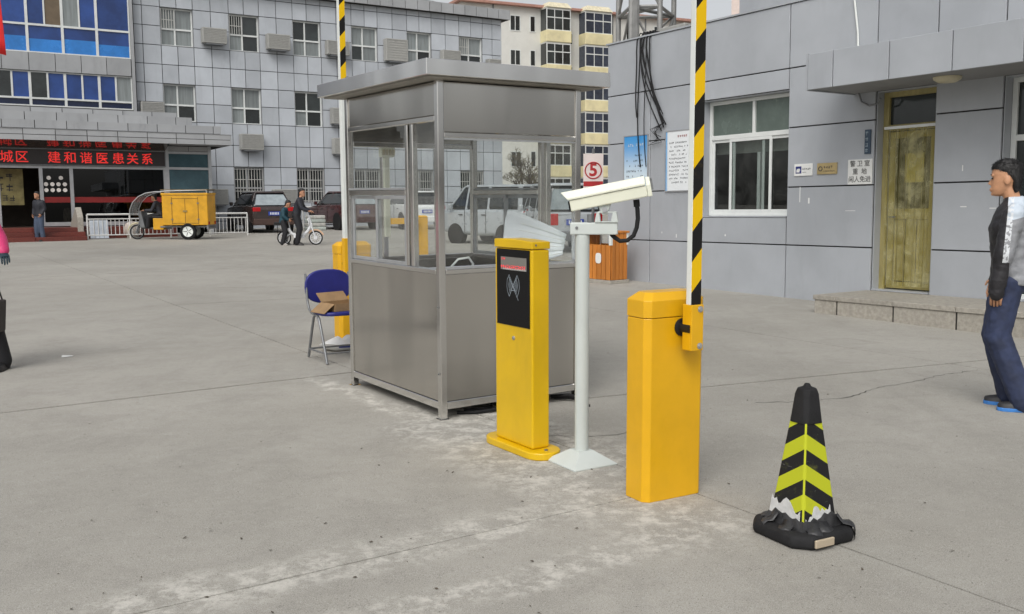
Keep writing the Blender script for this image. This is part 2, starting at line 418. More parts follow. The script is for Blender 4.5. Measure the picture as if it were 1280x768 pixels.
# wandering cracks
def crack(pts, wd, seed):
    rr = random.Random(seed); P = []
    for i in range(len(pts)-1):
        a, b = Vector(pts[i]), Vector(pts[i+1]); n = max(2, int((b-a).length/.05))
        for j in range(n):
            p = a.lerp(b, j/n); P.append(p + Vector((rr.uniform(-.012, .012), rr.uniform(-.018, .018))))
    vs_ = []; fs = []
    for i, p in enumerate(P):
        d = (P[min(i+1, len(P)-1)] - P[max(i-1, 0)]).normalized(); n_ = Vector((-d.y, d.x)); h = wd*rr.uniform(.2, 1)
        vs_ += [(*(p+n_*h), .002), (*(p-n_*h), .002)]
    for i in range(len(P)-1): fs.append((2*i, 2*i+1, 2*i+3, 2*i+2))
    m_ = MB(); m_.add(vs_, fs); m_.build('crack', JOINT, ground)
crack([(2.2, -.85), (2.49, -1.0), (2.9, -1.11), (3.4, -1.02), (3.82, -1.04), (4.3, -1.0), (4.83, -1.06)], .006, 1)
crack([(.32, -.72), (.6, -.95), (1.0, -1.0), (1.5, -.85)], .004, 2)
crack([(1.5, 10.3), (2.6, 9.7), (3.6, 9.6), (4.8, 9.2)], .012, 3)
crack([(-2.3, 16.2), (-1.6, 15.6), (-1.2, 15.4)], .012, 4)

# ------------------------------------------------------------------ right-hand building clad in grey panels
GRP = None
rb = thing('gatehouse_building', 'low flat-roofed building clad in large grey panels beside the yard', 'building', FR.M.copy())
PZ = [-.35, .739, 1.579, 2.433, 3.28, 4.19]
PU = [-1.9, -.76, .45, 2.2, 3.65, 4.51, 5.37, 6.9, 8.3, 9.7, 11.1]
HOLES = [(.45, 2.2, 1.14, 2.98), (3.65, 4.51, .17, 2.80), (5.37, 6.9, .17, 2.80)]
mb = MB()
# backing wall in bands round the openings
def backing(mb, u0, u1, z0, z1, y0, y1, holes):
    us = sorted({u0, u1, *[h[0] for h in holes], *[h[1] for h in holes]})
    for a, b in zip(us, us[1:]):
        hs_ = sorted([h for h in holes if h[0] <= a+1e-6 and h[1] >= b-1e-6], key=lambda h: h[2]); z = z0
        for h in hs_:
            if h[2] > z+1e-4: mb.box(a, b, y0, y1, z, h[2])
            z = h[3]
        if z1 > z: mb.box(a, b, y0, y1, z, z1)
backing(mb, -1.86, 11.1, -.35, 4.15, .032, .30, HOLES)
mb.box(-1.86, -1.6, .302, 7, -.35, 4.15); mb.box(-1.6, 11.1, 6.7, 7, -.35, 4.15)
mb.build('wall', JOINT, rb)
mb = MB(); mb.box(-1.6, 11.1, .3, 6.7, 3.75, 3.95); mb.build('roof', GREYMET, rb)
def panel(u0, u1, z0, z1, name='cladding_panel', y0=0, th=.03, par=None, m_=None, gap=.009, bev=.004):
    q = MB(); q.box(-(u1-u0)/2+gap, (u1-u0)/2-gap, 0, th, -(z1-z0)/2+gap, (z1-z0)/2-gap)
    o = q.build(name, m_ or PANELR, par or rb, bevel=bev, seg=1, loc=((u0+u1)/2, y0, (z0+z1)/2)); return o
for i in range(len(PU)-1):
    for j in range(len(PZ)-1):
        u0, u1, z0, z1 = PU[i], PU[i+1], PZ[j], PZ[j+1]
        segs = [(z0, z1)]
        for h in HOLES:
            if h[0] <= u0+.01 and h[1] >= u1-.01:
                ns = []
                for a, b in segs:
                    if h[2] > a: ns.append((a, min(b, h[2])))
                    if h[3] < b: ns.append((max(a, h[3]), b))
                segs = ns
        for a, b in segs:
            if b-a > .05: panel(u0, u1, a, b)
# end wall panels (far end, seen edge on)
for j in range(5):
    for k in range(5):
        q = MB(); q.box(-.03, 0, -.69, .69, -(PZ[j+1]-PZ[j])/2+.009, (PZ[j+1]-PZ[j])/2-.009)
        q.build('cladding_panel', PANELR, rb, loc=(-1.87, .72+1.4*k, (PZ[j]+PZ[j+1])/2))
# parapet capping
mb = MB(); mb.box(-1.93, 11.1, -.02, .34, 4.19, 4.215); mb.build('parapet_cap', PANELR, rb)
# set-back upper storey
mb = MB(); mb.box(-.35, 11, 1.75, 6.5, 3.9, 7.4); mb.build('upper_wall', JOINT, rb)
for i in range(8):
    for j in range(2): panel(-.38+1.42*i, -.38+1.42*(i+1), 4.35+1.5*j, 5.85+1.5*j, 'upper_panel', 1.7, .03)
# reveals of the openings
for h in HOLES:
    mb = MB(); mb.box(h[0], h[0]+.012, .03, .30, h[2], h[3]); mb.box(h[1]-.012, h[1], .03, .30, h[2], h[3]); mb.box(h[0]+.012, h[1]-.012, .03, .30, h[3]-.012, h[3]); mb.box(h[0]+.012, h[1]-.012, .0, .30, h[2], h[2]+.015)
    mb.build('reveal', PANELR, rb)
# sliding window, a dim room behind it
ROOMG = glass('room_window_glass', (.80, .83, .82), 1.52, .03)
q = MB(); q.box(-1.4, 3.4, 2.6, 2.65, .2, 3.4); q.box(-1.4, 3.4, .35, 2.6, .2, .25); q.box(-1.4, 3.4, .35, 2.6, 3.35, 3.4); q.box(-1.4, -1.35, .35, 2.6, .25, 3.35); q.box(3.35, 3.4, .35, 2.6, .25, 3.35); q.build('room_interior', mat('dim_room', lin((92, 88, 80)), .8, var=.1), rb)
q = MB(); q.box(.46, 2.19, .34, .36, 2.14, 2.36); q.build('pelmet', mat('pale_pelmet', lin((150, 152, 146)), .7), rb)
q = MB(); q.box(1.36, 1.42, .30, .34, 1.16, 2.14); q.build('inner_frame', WINW, rb)
q = MB(); q.box(.6, 1.5, 1.6, 2.4, .25, 1.5); q.build('cabinet', mat('dark_cabinet', lin((70, 62, 56)), .6), rb)
def bars(mb, u0, u1, z0, z1, wd, y0, y1):
    mb.box(u0, u1, y0, y1, z0, z0+wd); mb.box(u0, u1, y0, y1, z1-wd, z1); mb.box(u0, u0+wd, y0, y1, z0+wd, z1-wd); mb.box(u1-wd, u1, y0, y1, z0+wd, z1-wd)
mb = MB(); bars(mb, .465, 2.185, 1.16, 2.965, .055, .17, .25); mb.box(.52, 2.13, .168, .252, 2.36, 2.43); mb.box(1.36, 1.41, .171, .249, 2.43, 2.91); mb.box(.53, 2.12, .15, .27, 1.157, 1.19)
win = mb.build('window', WINW, rb, bevel=.004, seg=1)
for a, b, z0, z1, m_ in ((.52, 1.36, 2.43, 2.91, WPANEG), (1.41, 2.13, 2.43, 2.91, WPANEG)):
    q = MB(); q.box(a, b, .205, .212, z0, z1); q.build('pane', m_, win)
for a, b, y in ((.52, 1.0, .205), (.90, 1.75, .185), (1.55, 2.13, .205)):
    q = MB(); bars(q, a, b, 1.215, 2.36, .045, y-.015, y+.008); s_ = q.build('sash', WINW, win, bevel=.003, seg=1)
    q = MB(); q.box(a+.045, b-.045, y-.004, y, 1.26, 2.315); q.build('pane', ROOMG, win)
# door with transom behind a hanging strip curtain
OCH = mat('ochre_door_paint', lin((158, 147, 98)), .5, var=.12, scale=7, dirt=.25, stretch=(3, 3, .5))
STRIP = glass('yellow_plastic_strip', (.88, .86, .62), 1.3, .6, .4, 1.0, (.54, .51, .30)); OLIV = mat('olive_glazing', lin((78, 74, 42)), .2, var=.2, stretch=(5, 5, .4))
mb = MB(); mb.box(3.662, 3.74, .16, .26, .17, 2.79); mb.box(4.44, 4.498, .16, .26, .17, 2.79); mb.box(3.74, 4.44, .16, .26, 2.72, 2.79); mb.box(3.74, 4.44, .155, .262, 2.28, 2.36)
door = mb.build('door', OCH, rb, bevel=.004, seg=1)
q = MB(); q.box(3.74, 4.44, .205, .212, 2.36, 2.72); q.build('transom_pane', WPANE, door)
q = MB(); bars(q, 3.75, 4.43, .20, 2.27, .09, .19, .235); q.box(3.84, 4.34, .192, .233, 1.12, 1.26); leaf = q.build('door_leaf', OCH, door, bevel=.005, seg=1)
q = MB(); q.box(3.84, 4.34, .212, .218, 1.26, 2.18); q.build('pane', OLIV, door)
for k in range(3):
    q = MB(); q.box(3.845+.165*k, 3.845+.165*k+.155, .205, .222, .30, 1.12); q.build('door_board', OCH, door, bevel=.006, seg=1)
q = MB(); q.box(3.98, 4.25, .2, .203, 1.60, 1.98); q.build('notice_sheet', mat('yellowed_paper', lin((188, 178, 120)), .7, var=.1), door)
q = MB(); q.cyl((3.80, .19, 1.15), (3.80, .13, 1.15), .012); q.cyl((3.80, .135, 1.15), (3.91, .135, 1.15), .010); q.build('door_handle', GREYMET, door, smooth=40)
q = MB(); q.box(3.72, 4.46, .10, .13, 2.30, 2.335); q.build('curtain_rail', WINW, door)
for k in range(4):
    q = MB(); a = 3.75+.175*k; rings = []
    n_ = 9
    for zi in range(7):
        z = .24+zi*(2.30-.24)/6
        rings.append([(a + .19*i/(n_-1), .115 + .022*math.sin(i*1.5+k*2) + (.012 if k % 2 else 0) + .01*math.sin(zi+k*2), z) for i in range(n_)])
    vs_ = [p for r in rings for p in r]; fs = [(j*n_+i, j*n_+i+1, (j+1)*n_+i+1, (j+1)*n_+i) for j in range(6) for i in range(n_-1)]
    q.add(vs_, fs); q.build('curtain_strip', STRIP, door, smooth=60)
# second doorway further along the wall
mb = MB(); bars(mb, 5.385, 6.885, .18, 2.79, .06, .17, .25); mb.box(5.44, 6.83, .168, .252, 2.05, 2.12); mb.box(6.1, 6.15, .171, .249, .24, 2.05)
w2 = mb.build('door', WINW, rb, bevel=.004, seg=1)
for a, b, z0, z1 in ((5.445, 6.1, .24, 2.05), (6.15, 6.825, .24, 2.05), (5.445, 6.825, 2.12, 2.73)):
    q = MB(); q.box(a, b, .205, .212, z0, z1); q.build('pane', WPANE, w2)
# canopy over the doors
mb = MB(); mb.box(3.34, 10.9, -.96, -.001, 2.80, 3.235); can = mb.build('canopy', mat('canopy_soffit', lin((132, 132, 132)), .7, var=.08), rb)
cu_ = [3.33, 3.72, 4.52, 5.32, 6.12, 6.92, 7.72, 8.52, 9.32, 10.1, 10.92]
for a, b in zip(cu_, cu_[1:]): panel(a, b, 2.785, 3.25, 'fascia_panel', -.99, .03, can, gap=.007)
q = MB(); q.box(3.305, 3.335, -.99, -.005, 2.785, 3.25); q.build('fascia_panel', PANELR, can)
q = MB(); q.lathe([(.02, 2.80), (.16, 2.797), (.15, 2.765), (.10, 2.735), (.02, 2.725)], 24, (4.98, -.52, 0)); q.build('ceiling_lamp', mat('lamp_cover', lin((196, 188, 160)), .4), can, smooth=50)
# entrance step of granite slabs
st = thing('entrance_step', 'low granite step in front of the ochre door', 'step', FR.M.copy())
mb = MB(); mb.box(3.62, 10.9, -1.08, -.005, -.35, .105); mb.build('riser_core', JOINT, st)
su = [3.60, 3.95, 4.75, 5.55, 6.35, 7.15, 7.95, 8.75, 9.55, 10.92]
for a, b in zip(su, su[1:]):
    q = MB(); q.box(a+.003, b-.003, -1.115, -.008, .108, .168); q.build('step_slab', STONE, st, bevel=.006, seg=2)
    q = MB(); q.box(a+.02, b-.004, -1.10, -1.082, -.35, .105); q.build('riser_slab', STONE, st, bevel=.003, seg=1)
# cables down the wall
def sag(a, b, s_, n=14):
    a, b = Vector(a), Vector(b); return [a.lerp(b, i/n) + Vector((s_*.3*math.sin(math.pi*i/n), 0, -s_*math.sin(math.pi*i/n))) for i in range(n+1)]
cb = thing('cable_bundle', 'bundle of dark cables hanging over the parapet below the lattice mast', 'cable', FR.M.copy())
rr = random.Random(3)
for k in range(9):
    u = -1.08 + .035*k + rr.uniform(-.03, .03); zb = 2.6 + rr.uniform(-.05, .5) if k not in (1, 7) else 2.0
    pts = [(u, .5, 4.25), (u+.01, .05, 4.28), (u+.02, -.03, 4.15)]
    tgt = -.42 + rr.uniform(-.05, .05) if k not in (1, 7, 0) else u + .05
    for i in range(1, 9):
        f = i/8; pts.append((u + (tgt-u)*(f**1.6) + .03*math.sin(f*5+k), -.03-.03*math.sin(f*3.1), 4.15+(zb-4.15)*f))
    q = MB(); q.tube(pts, rr.choice((.008, .011, .014)), 6); q.build('cable', RUBBER, cb, smooth=60)
q = MB()
for k in range(5): q.tube([(-.42, -.04, 2.7), (-.5-.05*k, -.06, 2.62), (-.62+.05*k, -.05, 2.55-.04*k), (-.45-.08*k, -.04, 2.48-.03*k)], .006, 5)
q.build('loose_ends', RUBBER, cb, smooth=60)
wc = MB(); wc.tube([(3.32, -.02, 5.1), (3.30, -.02, 4.6), (3.28, -.02, 4.1), (3.36, -.025, 3.6), (3.38, -.03, 3.26)], .014, 7)
o = wc.build('wall_conduit', WHITEP, smooth=60); o.matrix_world = FR.M; tag(o, 'thin white conduit running down the grey wall to the canopy top', 'conduit')
wc = MB(); wc.tube([(3.42, -.05, 2.80), (3.46, -.04, 2.68), (3.58, -.035, 2.62), (3.7, -.03, 2.64), (3.75, -.03, 2.70)], .012, 7)
o = wc.build('door_cable', GREYMET, smooth=60); o.matrix_world = FR.M; tag(o, 'looped grey cable under the canopy above the ochre door', 'cable')
# boards and plates on the wall
def board(name, label, cat, u0, u1, z0, z1, m_, fr_m=None, th=.015, y=-.002, grp=None):
    r_ = thing(name, label, cat, fmat(FR, (u0+u1)/2, y, (z0+z1)/2), grp); W, H = u1-u0, z1-z0
    q = MB(); q.box(-W/2, W/2, -th, 0, -H/2, H/2); q.build('board', m_, r_, bevel=.002, seg=1)
    if fr_m:
        q = MB(); bars(q, -W/2-.008, W/2+.008, -H/2-.008, H/2+.008, .018, -th-.006, .001); q.build('frame', fr_m, r_)
    return r_, W, H, -th-.0015
def strokes(par, rows, x0, x1, y, seed, h=.016, m_=None, dens=.8):
    rr = random.Random(seed); q = MB()
    for z in rows:
        x = x0
        while x < x1-h:
            if rr.random() < dens:
                # a glyph-sized mark of a few strokes
                for _ in range(3):
                    zz = z + rr.uniform(-.5, .5)*h; q.box(x, x+h*.8, y-.001, y, zz-h*.06, zz+h*.06)
                xx = x + rr.uniform(.2, .6)*h; q.box(xx, xx+h*.12, y-.001, y, z-h*.5, z+h*.5)
            x += h*1.15
    if q.v: q.build('print', m_ or INK, par)
def grad_mat(name, top, bot, z0, z1, side=False):
    m, t, b = newmat(name); tc = t.new('ShaderNodeTexCoord'); sp = t.new('ShaderNodeSeparateXYZ'); t.l.new(tc.outputs['Object'], sp.inputs[0])
    f = t.ramp(sp.outputs['X' if side else 'Z'], z0, z1); t.l.new(t.mix(f, bot, top), b.inputs['Base Color']); b.inputs['Roughness'].default_value = .35; return m
r_, W, H, y = board('notice_board', 'blue fading to white notice board on the grey wall above the litter bin', 'notice', -1.424, -.80, 1.62, 2.55, grad_mat('blue_poster', lin((66, 150, 214)), lin((206, 222, 232)), -.3, .45), ALU)
strokes(r_, [.30], -.2, .22, y, 4, .045, PAPERW, .9); strokes(r_, [.12, .03, -.06, -.15, -.24, -.33], -.24, .22, y, 5, .032, INK, .55)
r_, W, H, y = board('notice_board', 'white text notice board with a blue edge on the grey wall', 'notice', -.36, .22, 1.57, 2.56, grad_mat('white_poster', lin((226, 230, 232)), lin((90, 160, 214)), -.28, -.22, True), ALU)
strokes(r_, [.40], .0, .26, y, 6, .04, mat('red_print', lin((150, 60, 50)), .6), .9); strokes(r_, [.30-.065*k for k in range(11)], -.2, .26, y, 7, .026, INK, .8)
r_, W, H, y = board('wall_plate', 'small white plate with navy emblem square beside the sliding window', 'sign', 2.34, 2.66, 1.735, 1.905, PAPERW)
q = MB(); q.box(-.13, -.03, y-.002, y, -.05, .05); q.build('emblem', mat('navy_print', lin((40, 48, 110)), .5), r_)
q = MB(); q.box(-.115, -.06, y-.003, y-.002, -.035, .0); q.add([(-.115, y-.003, 0), (-.045, y-.003, -.01), (-.06, y-.003, .02), (-.1, y-.003, .015)], [(0, 1, 2, 3)]); q.build('emblem_mark', PAPERW, r_)
strokes(r_, [.012], -.01, .14, y, 9, .026, INK, 1); strokes(r_, [-.035], -.01, .06, y, 10, .012, INK, 1)
r_, W, H, y = board('wall_plate', 'small brass plate on the grey wall between two white plates', 'sign', 2.745, 3.075, 1.745, 1.90, mat('brass_plate', lin((186, 166, 120)), .35, metal=.4, var=.15), th=.02)
q = MB(); q.torus((-.105, y-.002, 0), (0, 1, 0), .03, .005, 18, 5); q.build('emblem', INK, r_)
strokes(r_, [.018], -.05, .14, y, 11, .034, INK, 1); strokes(r_, [-.035], -.05, .14, y, 12, .018, INK, 1)
r_, W, H, y = board('guardroom_sign', 'square white sign with grey Chinese lettering beside the ochre door', 'sign', 3.255, 3.635, 1.59, 1.925, PAPERW)
GRT = mat('grey_lettering', lin((110, 110, 108)), .6)
for s_, z in (('警 卫 室', .105), ('重  地', 0), ('闲人免进', -.105)): inst('lettering', text_mesh(s_, .088, GRT, .0008, .001), r_, Matrix.Translation((0, y-.001, z)))
r_, W, H, y = board('door_plate', 'narrow dark blue vertical plate high beside the ochre door', 'sign', 3.51, 3.60, 1.99, 2.31, mat('slate_plate', lin((56, 74, 92)), .4), th=.02)
strokes(r_, [.11, .035, -.04, -.115], -.03, .03, y, 14, .05, mat('pale_print', lin((150, 165, 175)), .5), 1)
# scratches left on the panels
for k, (u, z, l, v) in enumerate(((2.44, 1.47, .012, .22), (2.6, 1.38, .025, .08), (3.30, 1.235, .16, .007), (4.93, 1.28, .08, .012), (5.30, 1.26, .08, .010), (1.0, .86, .02, .03), (-.1, .83, .015, .06), (.3, .9, .02, .04), (4.9, 1.75, .012, .07), (-.45, .88, .012, .03))):
    q = MB(); q.box(-l/2, l/2, -.0015, 0, -v/2, v/2); q.build('paint_scratch', PAPERW, rb, loc=(u, -.0005, z))
# lattice mast on the roof
mast = thing('lattice_mast', 'grey steel lattice mast standing on the roof behind the parapet', 'mast', FR.M.copy())
MASTM = mat('galvanised_steel', lin((150, 150, 148)), .5, metal=.3, var=.15)
LEG = [(-3.10, 1.25), (-1.86, 1.2), (-2.20, .80), (-2.45, 2.1)]
for x, y in LEG: q = MB(); q.cyl((x, y, 3.95), (x+.03, y, 9.0), .05, n=10); q.build('leg', MASTM, mast, smooth=40)
for z in (4.02, 5.0, 6.0, 7.0, 8.0):
    for a in range(4):
        for b in range(a+1, 4):
            q = MB(); q.cyl((*LEG[a], z), (*LEG[b], z), .034, n=6); q.build('brace', MASTM, mast, smooth=40)
    for a, b in ((0, 2), (1, 2), (0, 3), (1, 3)):
        q = MB(); q.cyl((*LEG[a], z), (*LEG[b], z+1.0), .026, n=6); q.build('diagonal', MASTM, mast, smooth=40)
q = MB(); q.box(-2.14, -2.0, .78, .83, 4.0, 9.0); q.build('cable_tray', MASTM, mast)
for x, y in LEG: q = MB(); q.box(x-.1, x+.1, y-.1, y+.1, 3.951, 3.97); q.build('foot_plate', MASTM, mast)
# rooftop air conditioners behind the parapet
for k, (u, y_) in enumerate(((-1.45, 1.3), (-1.0, 2.2))):
    r_ = thing('rooftop_unit', ('pale boxy ventilation unit on the roof edge beside the lattice mast', 'small dark cylindrical vent on the roof right of the lattice mast')[k], 'vent', fmat(FR, u, y_, 3.951))
    q = MB()
    if k == 0: q.box(-.35, .35, -.2, .2, 0, .62); q.build('casing', ACM, r_, bevel=.02); q = MB(); [q.box(-.3, .3, -.215, -.201, .1+.09*i, .14+.09*i) for i in range(5)]; q.build('grille', GREYMET, r_)
    else: q.cyl((0, 0, 0), (0, 0, .45), .09, n=14); q.build('pipe', GREYMET, r_, smooth=40); q = MB(); q.lathe([(.16, .45), (.17, .5), (.05, .6)], 16); q.build('cowl', GREYMET, r_, smooth=40)

# ------------------------------------------------------------------ clinic across the yard
cl = thing('clinic_building', 'long grey tiled clinic with rows of windows and a deep entrance canopy', 'building', FL.M.copy())
WC = [(-6.45, -5.09), (-3.547, -2.2), (-.645, .69), (2.21, 3.54), (5.09, 6.42), (7.97, 9.33)]
WZ = [(7.85, 9.45), (4.65, 6.25), (1.13, 2.75)]
TU = [-7.54, -7.19, -6.45, -5.77, -5.09, -4.33, -3.547, -2.88, -2.2, -1.41, -.645, .02, .69, 1.45, 2.21, 2.875, 3.54, 4.315, 5.09, 5.755, 6.42, 7.195, 7.97, 8.65, 9.33, 9.9, 10.47]
TZ = [-.45, .33, 1.13, 1.94, 2.75, 3.7, 4.65, 5.45, 6.25, 7.05, 7.85, 8.65, 9.45, 10.2, 10.46]
holes = [(a, b, c, d) for a, b in WC for c, d in WZ]
mb = MB(); backing(mb, -7.6, 10.43, -.6, 10.9, .05, .5, holes); mb.box(10.0, 10.43, .5, 14, -.6, 10.9); mb.box(-30, 10.0, 13.6, 14, -.6, 10.9); mb.box(-30, -7.6, .05, .5, 3.3, 10.9)
mb.build('wall', JOINTL, cl)
mb = MB(); mb.box(-30, 10.0, .5, 13.6, 10.5, 10.7); mb.build('roof', GREYMET, cl)
tcache = {}
def tile(u0, u1, z0, z1, y=0.0, name='cladding_tile', m_=TILEL, gap=.015, th=.05, par=None):
    k = (round(u1-u0, 3), round(z1-z0, 3), gap, th, m_.name)
    if k not in tcache:
        q = MB(); q.box(-(u1-u0)/2+gap, (u1-u0)/2-gap, 0, th, -(z1-z0)/2+gap, (z1-z0)/2-gap); tcache[k] = q.mesh(name, m_)
    return inst(name, tcache[k], par or cl, Matrix.Translation(((u0+u1)/2, y + random.Random(u0*7+z0).uniform(-.006, .006), (z0+z1)/2)))
for i in range(len(TU)-1):
    for j in range(len(TZ)-1):
        u, z = (TU[i]+TU[i+1])/2, (TZ[j]+TZ[j+1])/2
        if any(h[0] < u < h[1] and h[2] < z < h[3] for h in holes): continue
        if u < -5.9 and z < 3.3: continue
        tile(TU[i], TU[i+1], TZ[j], TZ[j+1])
# end wall tiles
for k in range(9):
    for j in range(1, len(TZ)-1):
        q = (round(1.5, 3), round(TZ[j+1]-TZ[j], 3), 'e')
        if q not in tcache:
            t_ = MB(); t_.box(0, .05, -.73, .73, -(TZ[j+1]-TZ[j])/2+.02, (TZ[j+1]-TZ[j])/2-.02); tcache[q] = t_.mesh('end_tile', TILEL)
        inst('end_tile', tcache[q], cl, Matrix.Translation((10.43, .8+1.5*k, (TZ[j]+TZ[j+1])/2)))
# cornice
mb = MB(); mb.box(-7.55, 10.75, -.30, .048, 10.47, 10.92); mb.box(10.49, 10.75, .05, 13.8, 10.47, 10.92); cor = mb.build('cornice', JOINT, cl)
for k in range(28):
    a = -7.55+.654*k; tile(a, a+.654, 10.44, 10.94, -.35, 'cornice_panel', TILEC, .014, .05, cor)
for k in range(20):
    q = MB(); q.box(10.75, 10.79, -.35+.7*k, .33+.7*k, 10.45, 10.93); q.build('cornice_panel', TILEC, cor)
# low roof drum seen over the cornice
mb = MB(); mb.lathe([(1.6, 10.7), (1.6, 11.7), (1.4, 11.9), (.2, 12.1)], 20, (8.0, 5.0, 0)); mb.build('roof_tank', mat('roof_tank_metal', lin((120, 122, 126)), .6, dirt=.4), cl, smooth=40)
for u in (6.3, 6.9): q = MB(); q.cyl((u, 4.4, 10.7), (u, 4.4, 11.9), .12, n=8); q.build('roof_pipe', GREYMET, cl, smooth=40)
rr = random.Random(11)
BARS = mat('window_bars', lin((190, 190, 186)), .5, var=.1)
def clinic_window(u0, u1, z0, z1, style):
    W, H = u1-u0, z1-z0
    q = MB(); bars(q, u0, u1, z0, z1, .06, .14, .22); zt = z0+H*(.45 if style != 'g' else .42)
    um = u0+W*.45; q.box(u0+.06, u1-.06, .135, .222, zt-.035, zt+.035); q.box(um-.03, um+.03, .137, .221, z0+.06, zt-.035); q.box(um-.03, um+.03, .137, .221, zt+.035, z1-.06)
    wdw = q.build('window', WINW if style != 'g' else ALU, cl)
    q = MB(); q.box(u0, u0+.01, .05, .5, z0, z1); q.box(u1-.01, u1, .05, .5, z0, z1); q.box(u0+.01, u1-.01, .05, .5, z1-.01, z1); q.box(u0+.01, u1-.01, -.01, .5, z0, z0+.02); q.build('reveal', TILEC, wdw)
    for a, b, c, d, k in ((u0+.06, um-.03, z0+.06, zt-.035, 0), (um+.03, u1-.06, z0+.06, zt-.035, 1), (u0+.06, um-.03, zt+.035, z1-.06, 2), (um+.03, u1-.06, zt+.035, z1-.06, 3)):
        p = MB(); p.box(a, b, .19, .2, c, d); p.build('pane', WPANE if (style == 'g' or rr.random() < .35) else CURT, wdw)
    if style in ('g', 'b'):
        p = MB(); n = 11 if style == 'g' else 6
        x0, x1 = (u0+.03, u1-.03) if style == 'g' else ((um+.03, u1-.2) if rr.random() < .5 else (u0+.06, um-.03))
        zz0, zz1 = (z0+.02, z1-.02) if style == 'g' else (zt+.03, z1-.06)
        for i in range(n): x = x0+(x1-x0)*i/(n-1); p.box(x-.011, x+.011, .085, .107, zz0, zz1)
        for f in ((.05, .33, .66, .95) if style == 'g' else (.45,)): z = zz0+(zz1-zz0)*f; p.box(x0, x1, .108, .12, z-.014, z+.014)
        p.build('security_grille', BARS, wdw)
for i, (a, b) in enumerate(WC):
    for j, (c, d) in enumerate(WZ):
        if j == 2 and b < -4: continue
        clinic_window(a, b, c, d, 'g' if j == 2 else ('b' if (j == 0 and i in (0, 1, 5)) else 'n'))
# glazed bay above the entrance with blue curtains
BY = -.4
mb = MB(); backing(mb, -30, -7.62, 3.3, 10.9, BY+.05, BY+.3, [(-29.9, -7.75, 7.12, 9.9), (-29.9, -7.75, 5.02, 6.40)]); mb.box(-7.75, -7.62, BY+.3, .05, 3.3, 10.9); bay = mb.build('glazed_bay', JOINT, cl)
tile(-7.75, -7.62, 3.4, 10.9, BY, 'corner_strip', TILEC, .004, .05, bay)
for k in range(19): tile(-7.77-1.0*(k+1)*.96, -7.77-1.0*k*.96, 6.40, 7.12, BY, 'spandrel_tile', TILEC, .012, .05, bay); tile(-7.77-.96*(k+1), -7.77-.96*k, 9.92, 10.9, BY, 'spandrel_tile', TILEL, .012, .05, bay)
BRN = mat('brown_blind', lin((106, 92, 74)), .4, var=.1)
mull = [-7.75-1.285*k for k in range(17)]
for i in range(len(mull)-1):
    u1, u0 = mull[i], mull[i+1]
    q = MB(); bars(q, u0, u1, 7.12, 9.9, .05, BY+.08, BY+.16); q.box(u0+.05, u1-.05, BY+.075, BY+.165, 8.18, 8.26)
    if i % 3 != 0: q.box((u0+u1)/2-.03, (u0+u1)/2+.03, BY+.082, BY+.158, 8.26, 9.85)
    wdw = q.build('window', WINW, bay)
    tl = rr.uniform(7.6, 7.75)
    for a, b, c, d, m_ in ((u0+.05, u1-.05, 7.17, tl, LBLUEG), (u0+.05, u1-.05, tl, 8.18, BLUEG)):
        p = MB(); p.box(a, b, BY+.12, BY+.13, c, d); p.build('pane', m_, wdw)
    if i % 3 != 0:
        for k, (a, b) in enumerate(((u0+.05, (u0+u1)/2-.03), ((u0+u1)/2+.03, u1-.05))):
            p = MB(); p.box(a, b, BY+.12, BY+.13, 8.26, 9.85); p.build('pane', (BLUEG, BRN, CURT, BLUEG)[(i*2+k) % 4], wdw)
    else: p = MB(); p.box(u0+.05, u1-.05, BY+.12, BY+.13, 8.26, 9.85); p.build('pane', BLUEG, wdw)
    q = MB(); bars(q, u0, u1, 5.02, 6.40, .05, BY+.08, BY+.16); q.box(u0+.05, u1-.05, BY+.075, BY+.165, 5.30, 5.37); q.box((u0+u1)/2-.035, (u0+u1)/2+.035, BY+.082, BY+.158, 5.37, 6.35)
    wdw = q.build('window', WINW, bay)
    for k, (a, b) in enumerate(((u0+.05, (u0+u1)/2-.035), ((u0+u1)/2+.035, u1-.05))):
        p = MB(); p.box(a, b, BY+.12, BY+.13, 5.37, 6.35); p.build('pane', (BLUEG, CURT, BLUEG, BLUEG, WPANE, BLUEG, WPANE, BLUEG)[(i*2+k) % 8], wdw)
    p = MB(); p.box(u0+.05, u1-.05, BY+.12, BY+.13, 5.07, 5.30); p.build('pane', mat('navy_glass_%d' % i, lin((22, 34, 62)), .1) if i == 0 else bpy.data.materials['navy_glass_0'], wdw)
# canopy of stepped tiers
tiers = [(3.27, 3.68, -6.2, -5.28), (3.70, 4.0, -5.95, -5.6), (4.0, 4.31, -5.65, -6.6), (4.31, 4.49, -5.4, -7.1)]
mb = MB(); z_ = None
for z0, z1, y0, ur in tiers: mb.box(-30, ur-.05, y0+.05, BY+.049, z0+(.002 if z_ else .06), z1-.012); z_ = z1
cano = mb.build('canopy', JOINT, cl)
for ti, (z0, z1, y0, ur) in enumerate(tiers):
    wd = 1.02
    for k in range(14):
        if ti == 0:
            tile(ur-wd*(k+1), ur-wd*k, 3.27, 3.47, y0, 'canopy_panel', TILEC, .012, .05, cano); tile(ur-wd*(k+1), ur-wd*k, 3.47, 3.68, y0+.04, 'canopy_panel', TILEC, .012, .05, cano)
        else: tile(ur-wd*(k+1)-.3*ti, ur-wd*k-.3*ti, z0, z1, y0, 'canopy_panel', TILEC, .012, .05, cano)
    if ti: tile(ur-.3*ti, ur, z0, z1, y0, 'canopy_panel', TILEC, .012, .05, cano)
    q = MB(); q.box(ur-.05, ur, y0+.03, BY, z0+.01, z1-.01); q.build('canopy_end_panel', TILEC, cano)
    q = MB(); q.box(-20, ur-.01, y0+.02, y0+.6, z1-.011, z1-.002); q.build('canopy_ledge', TILEC, cano)
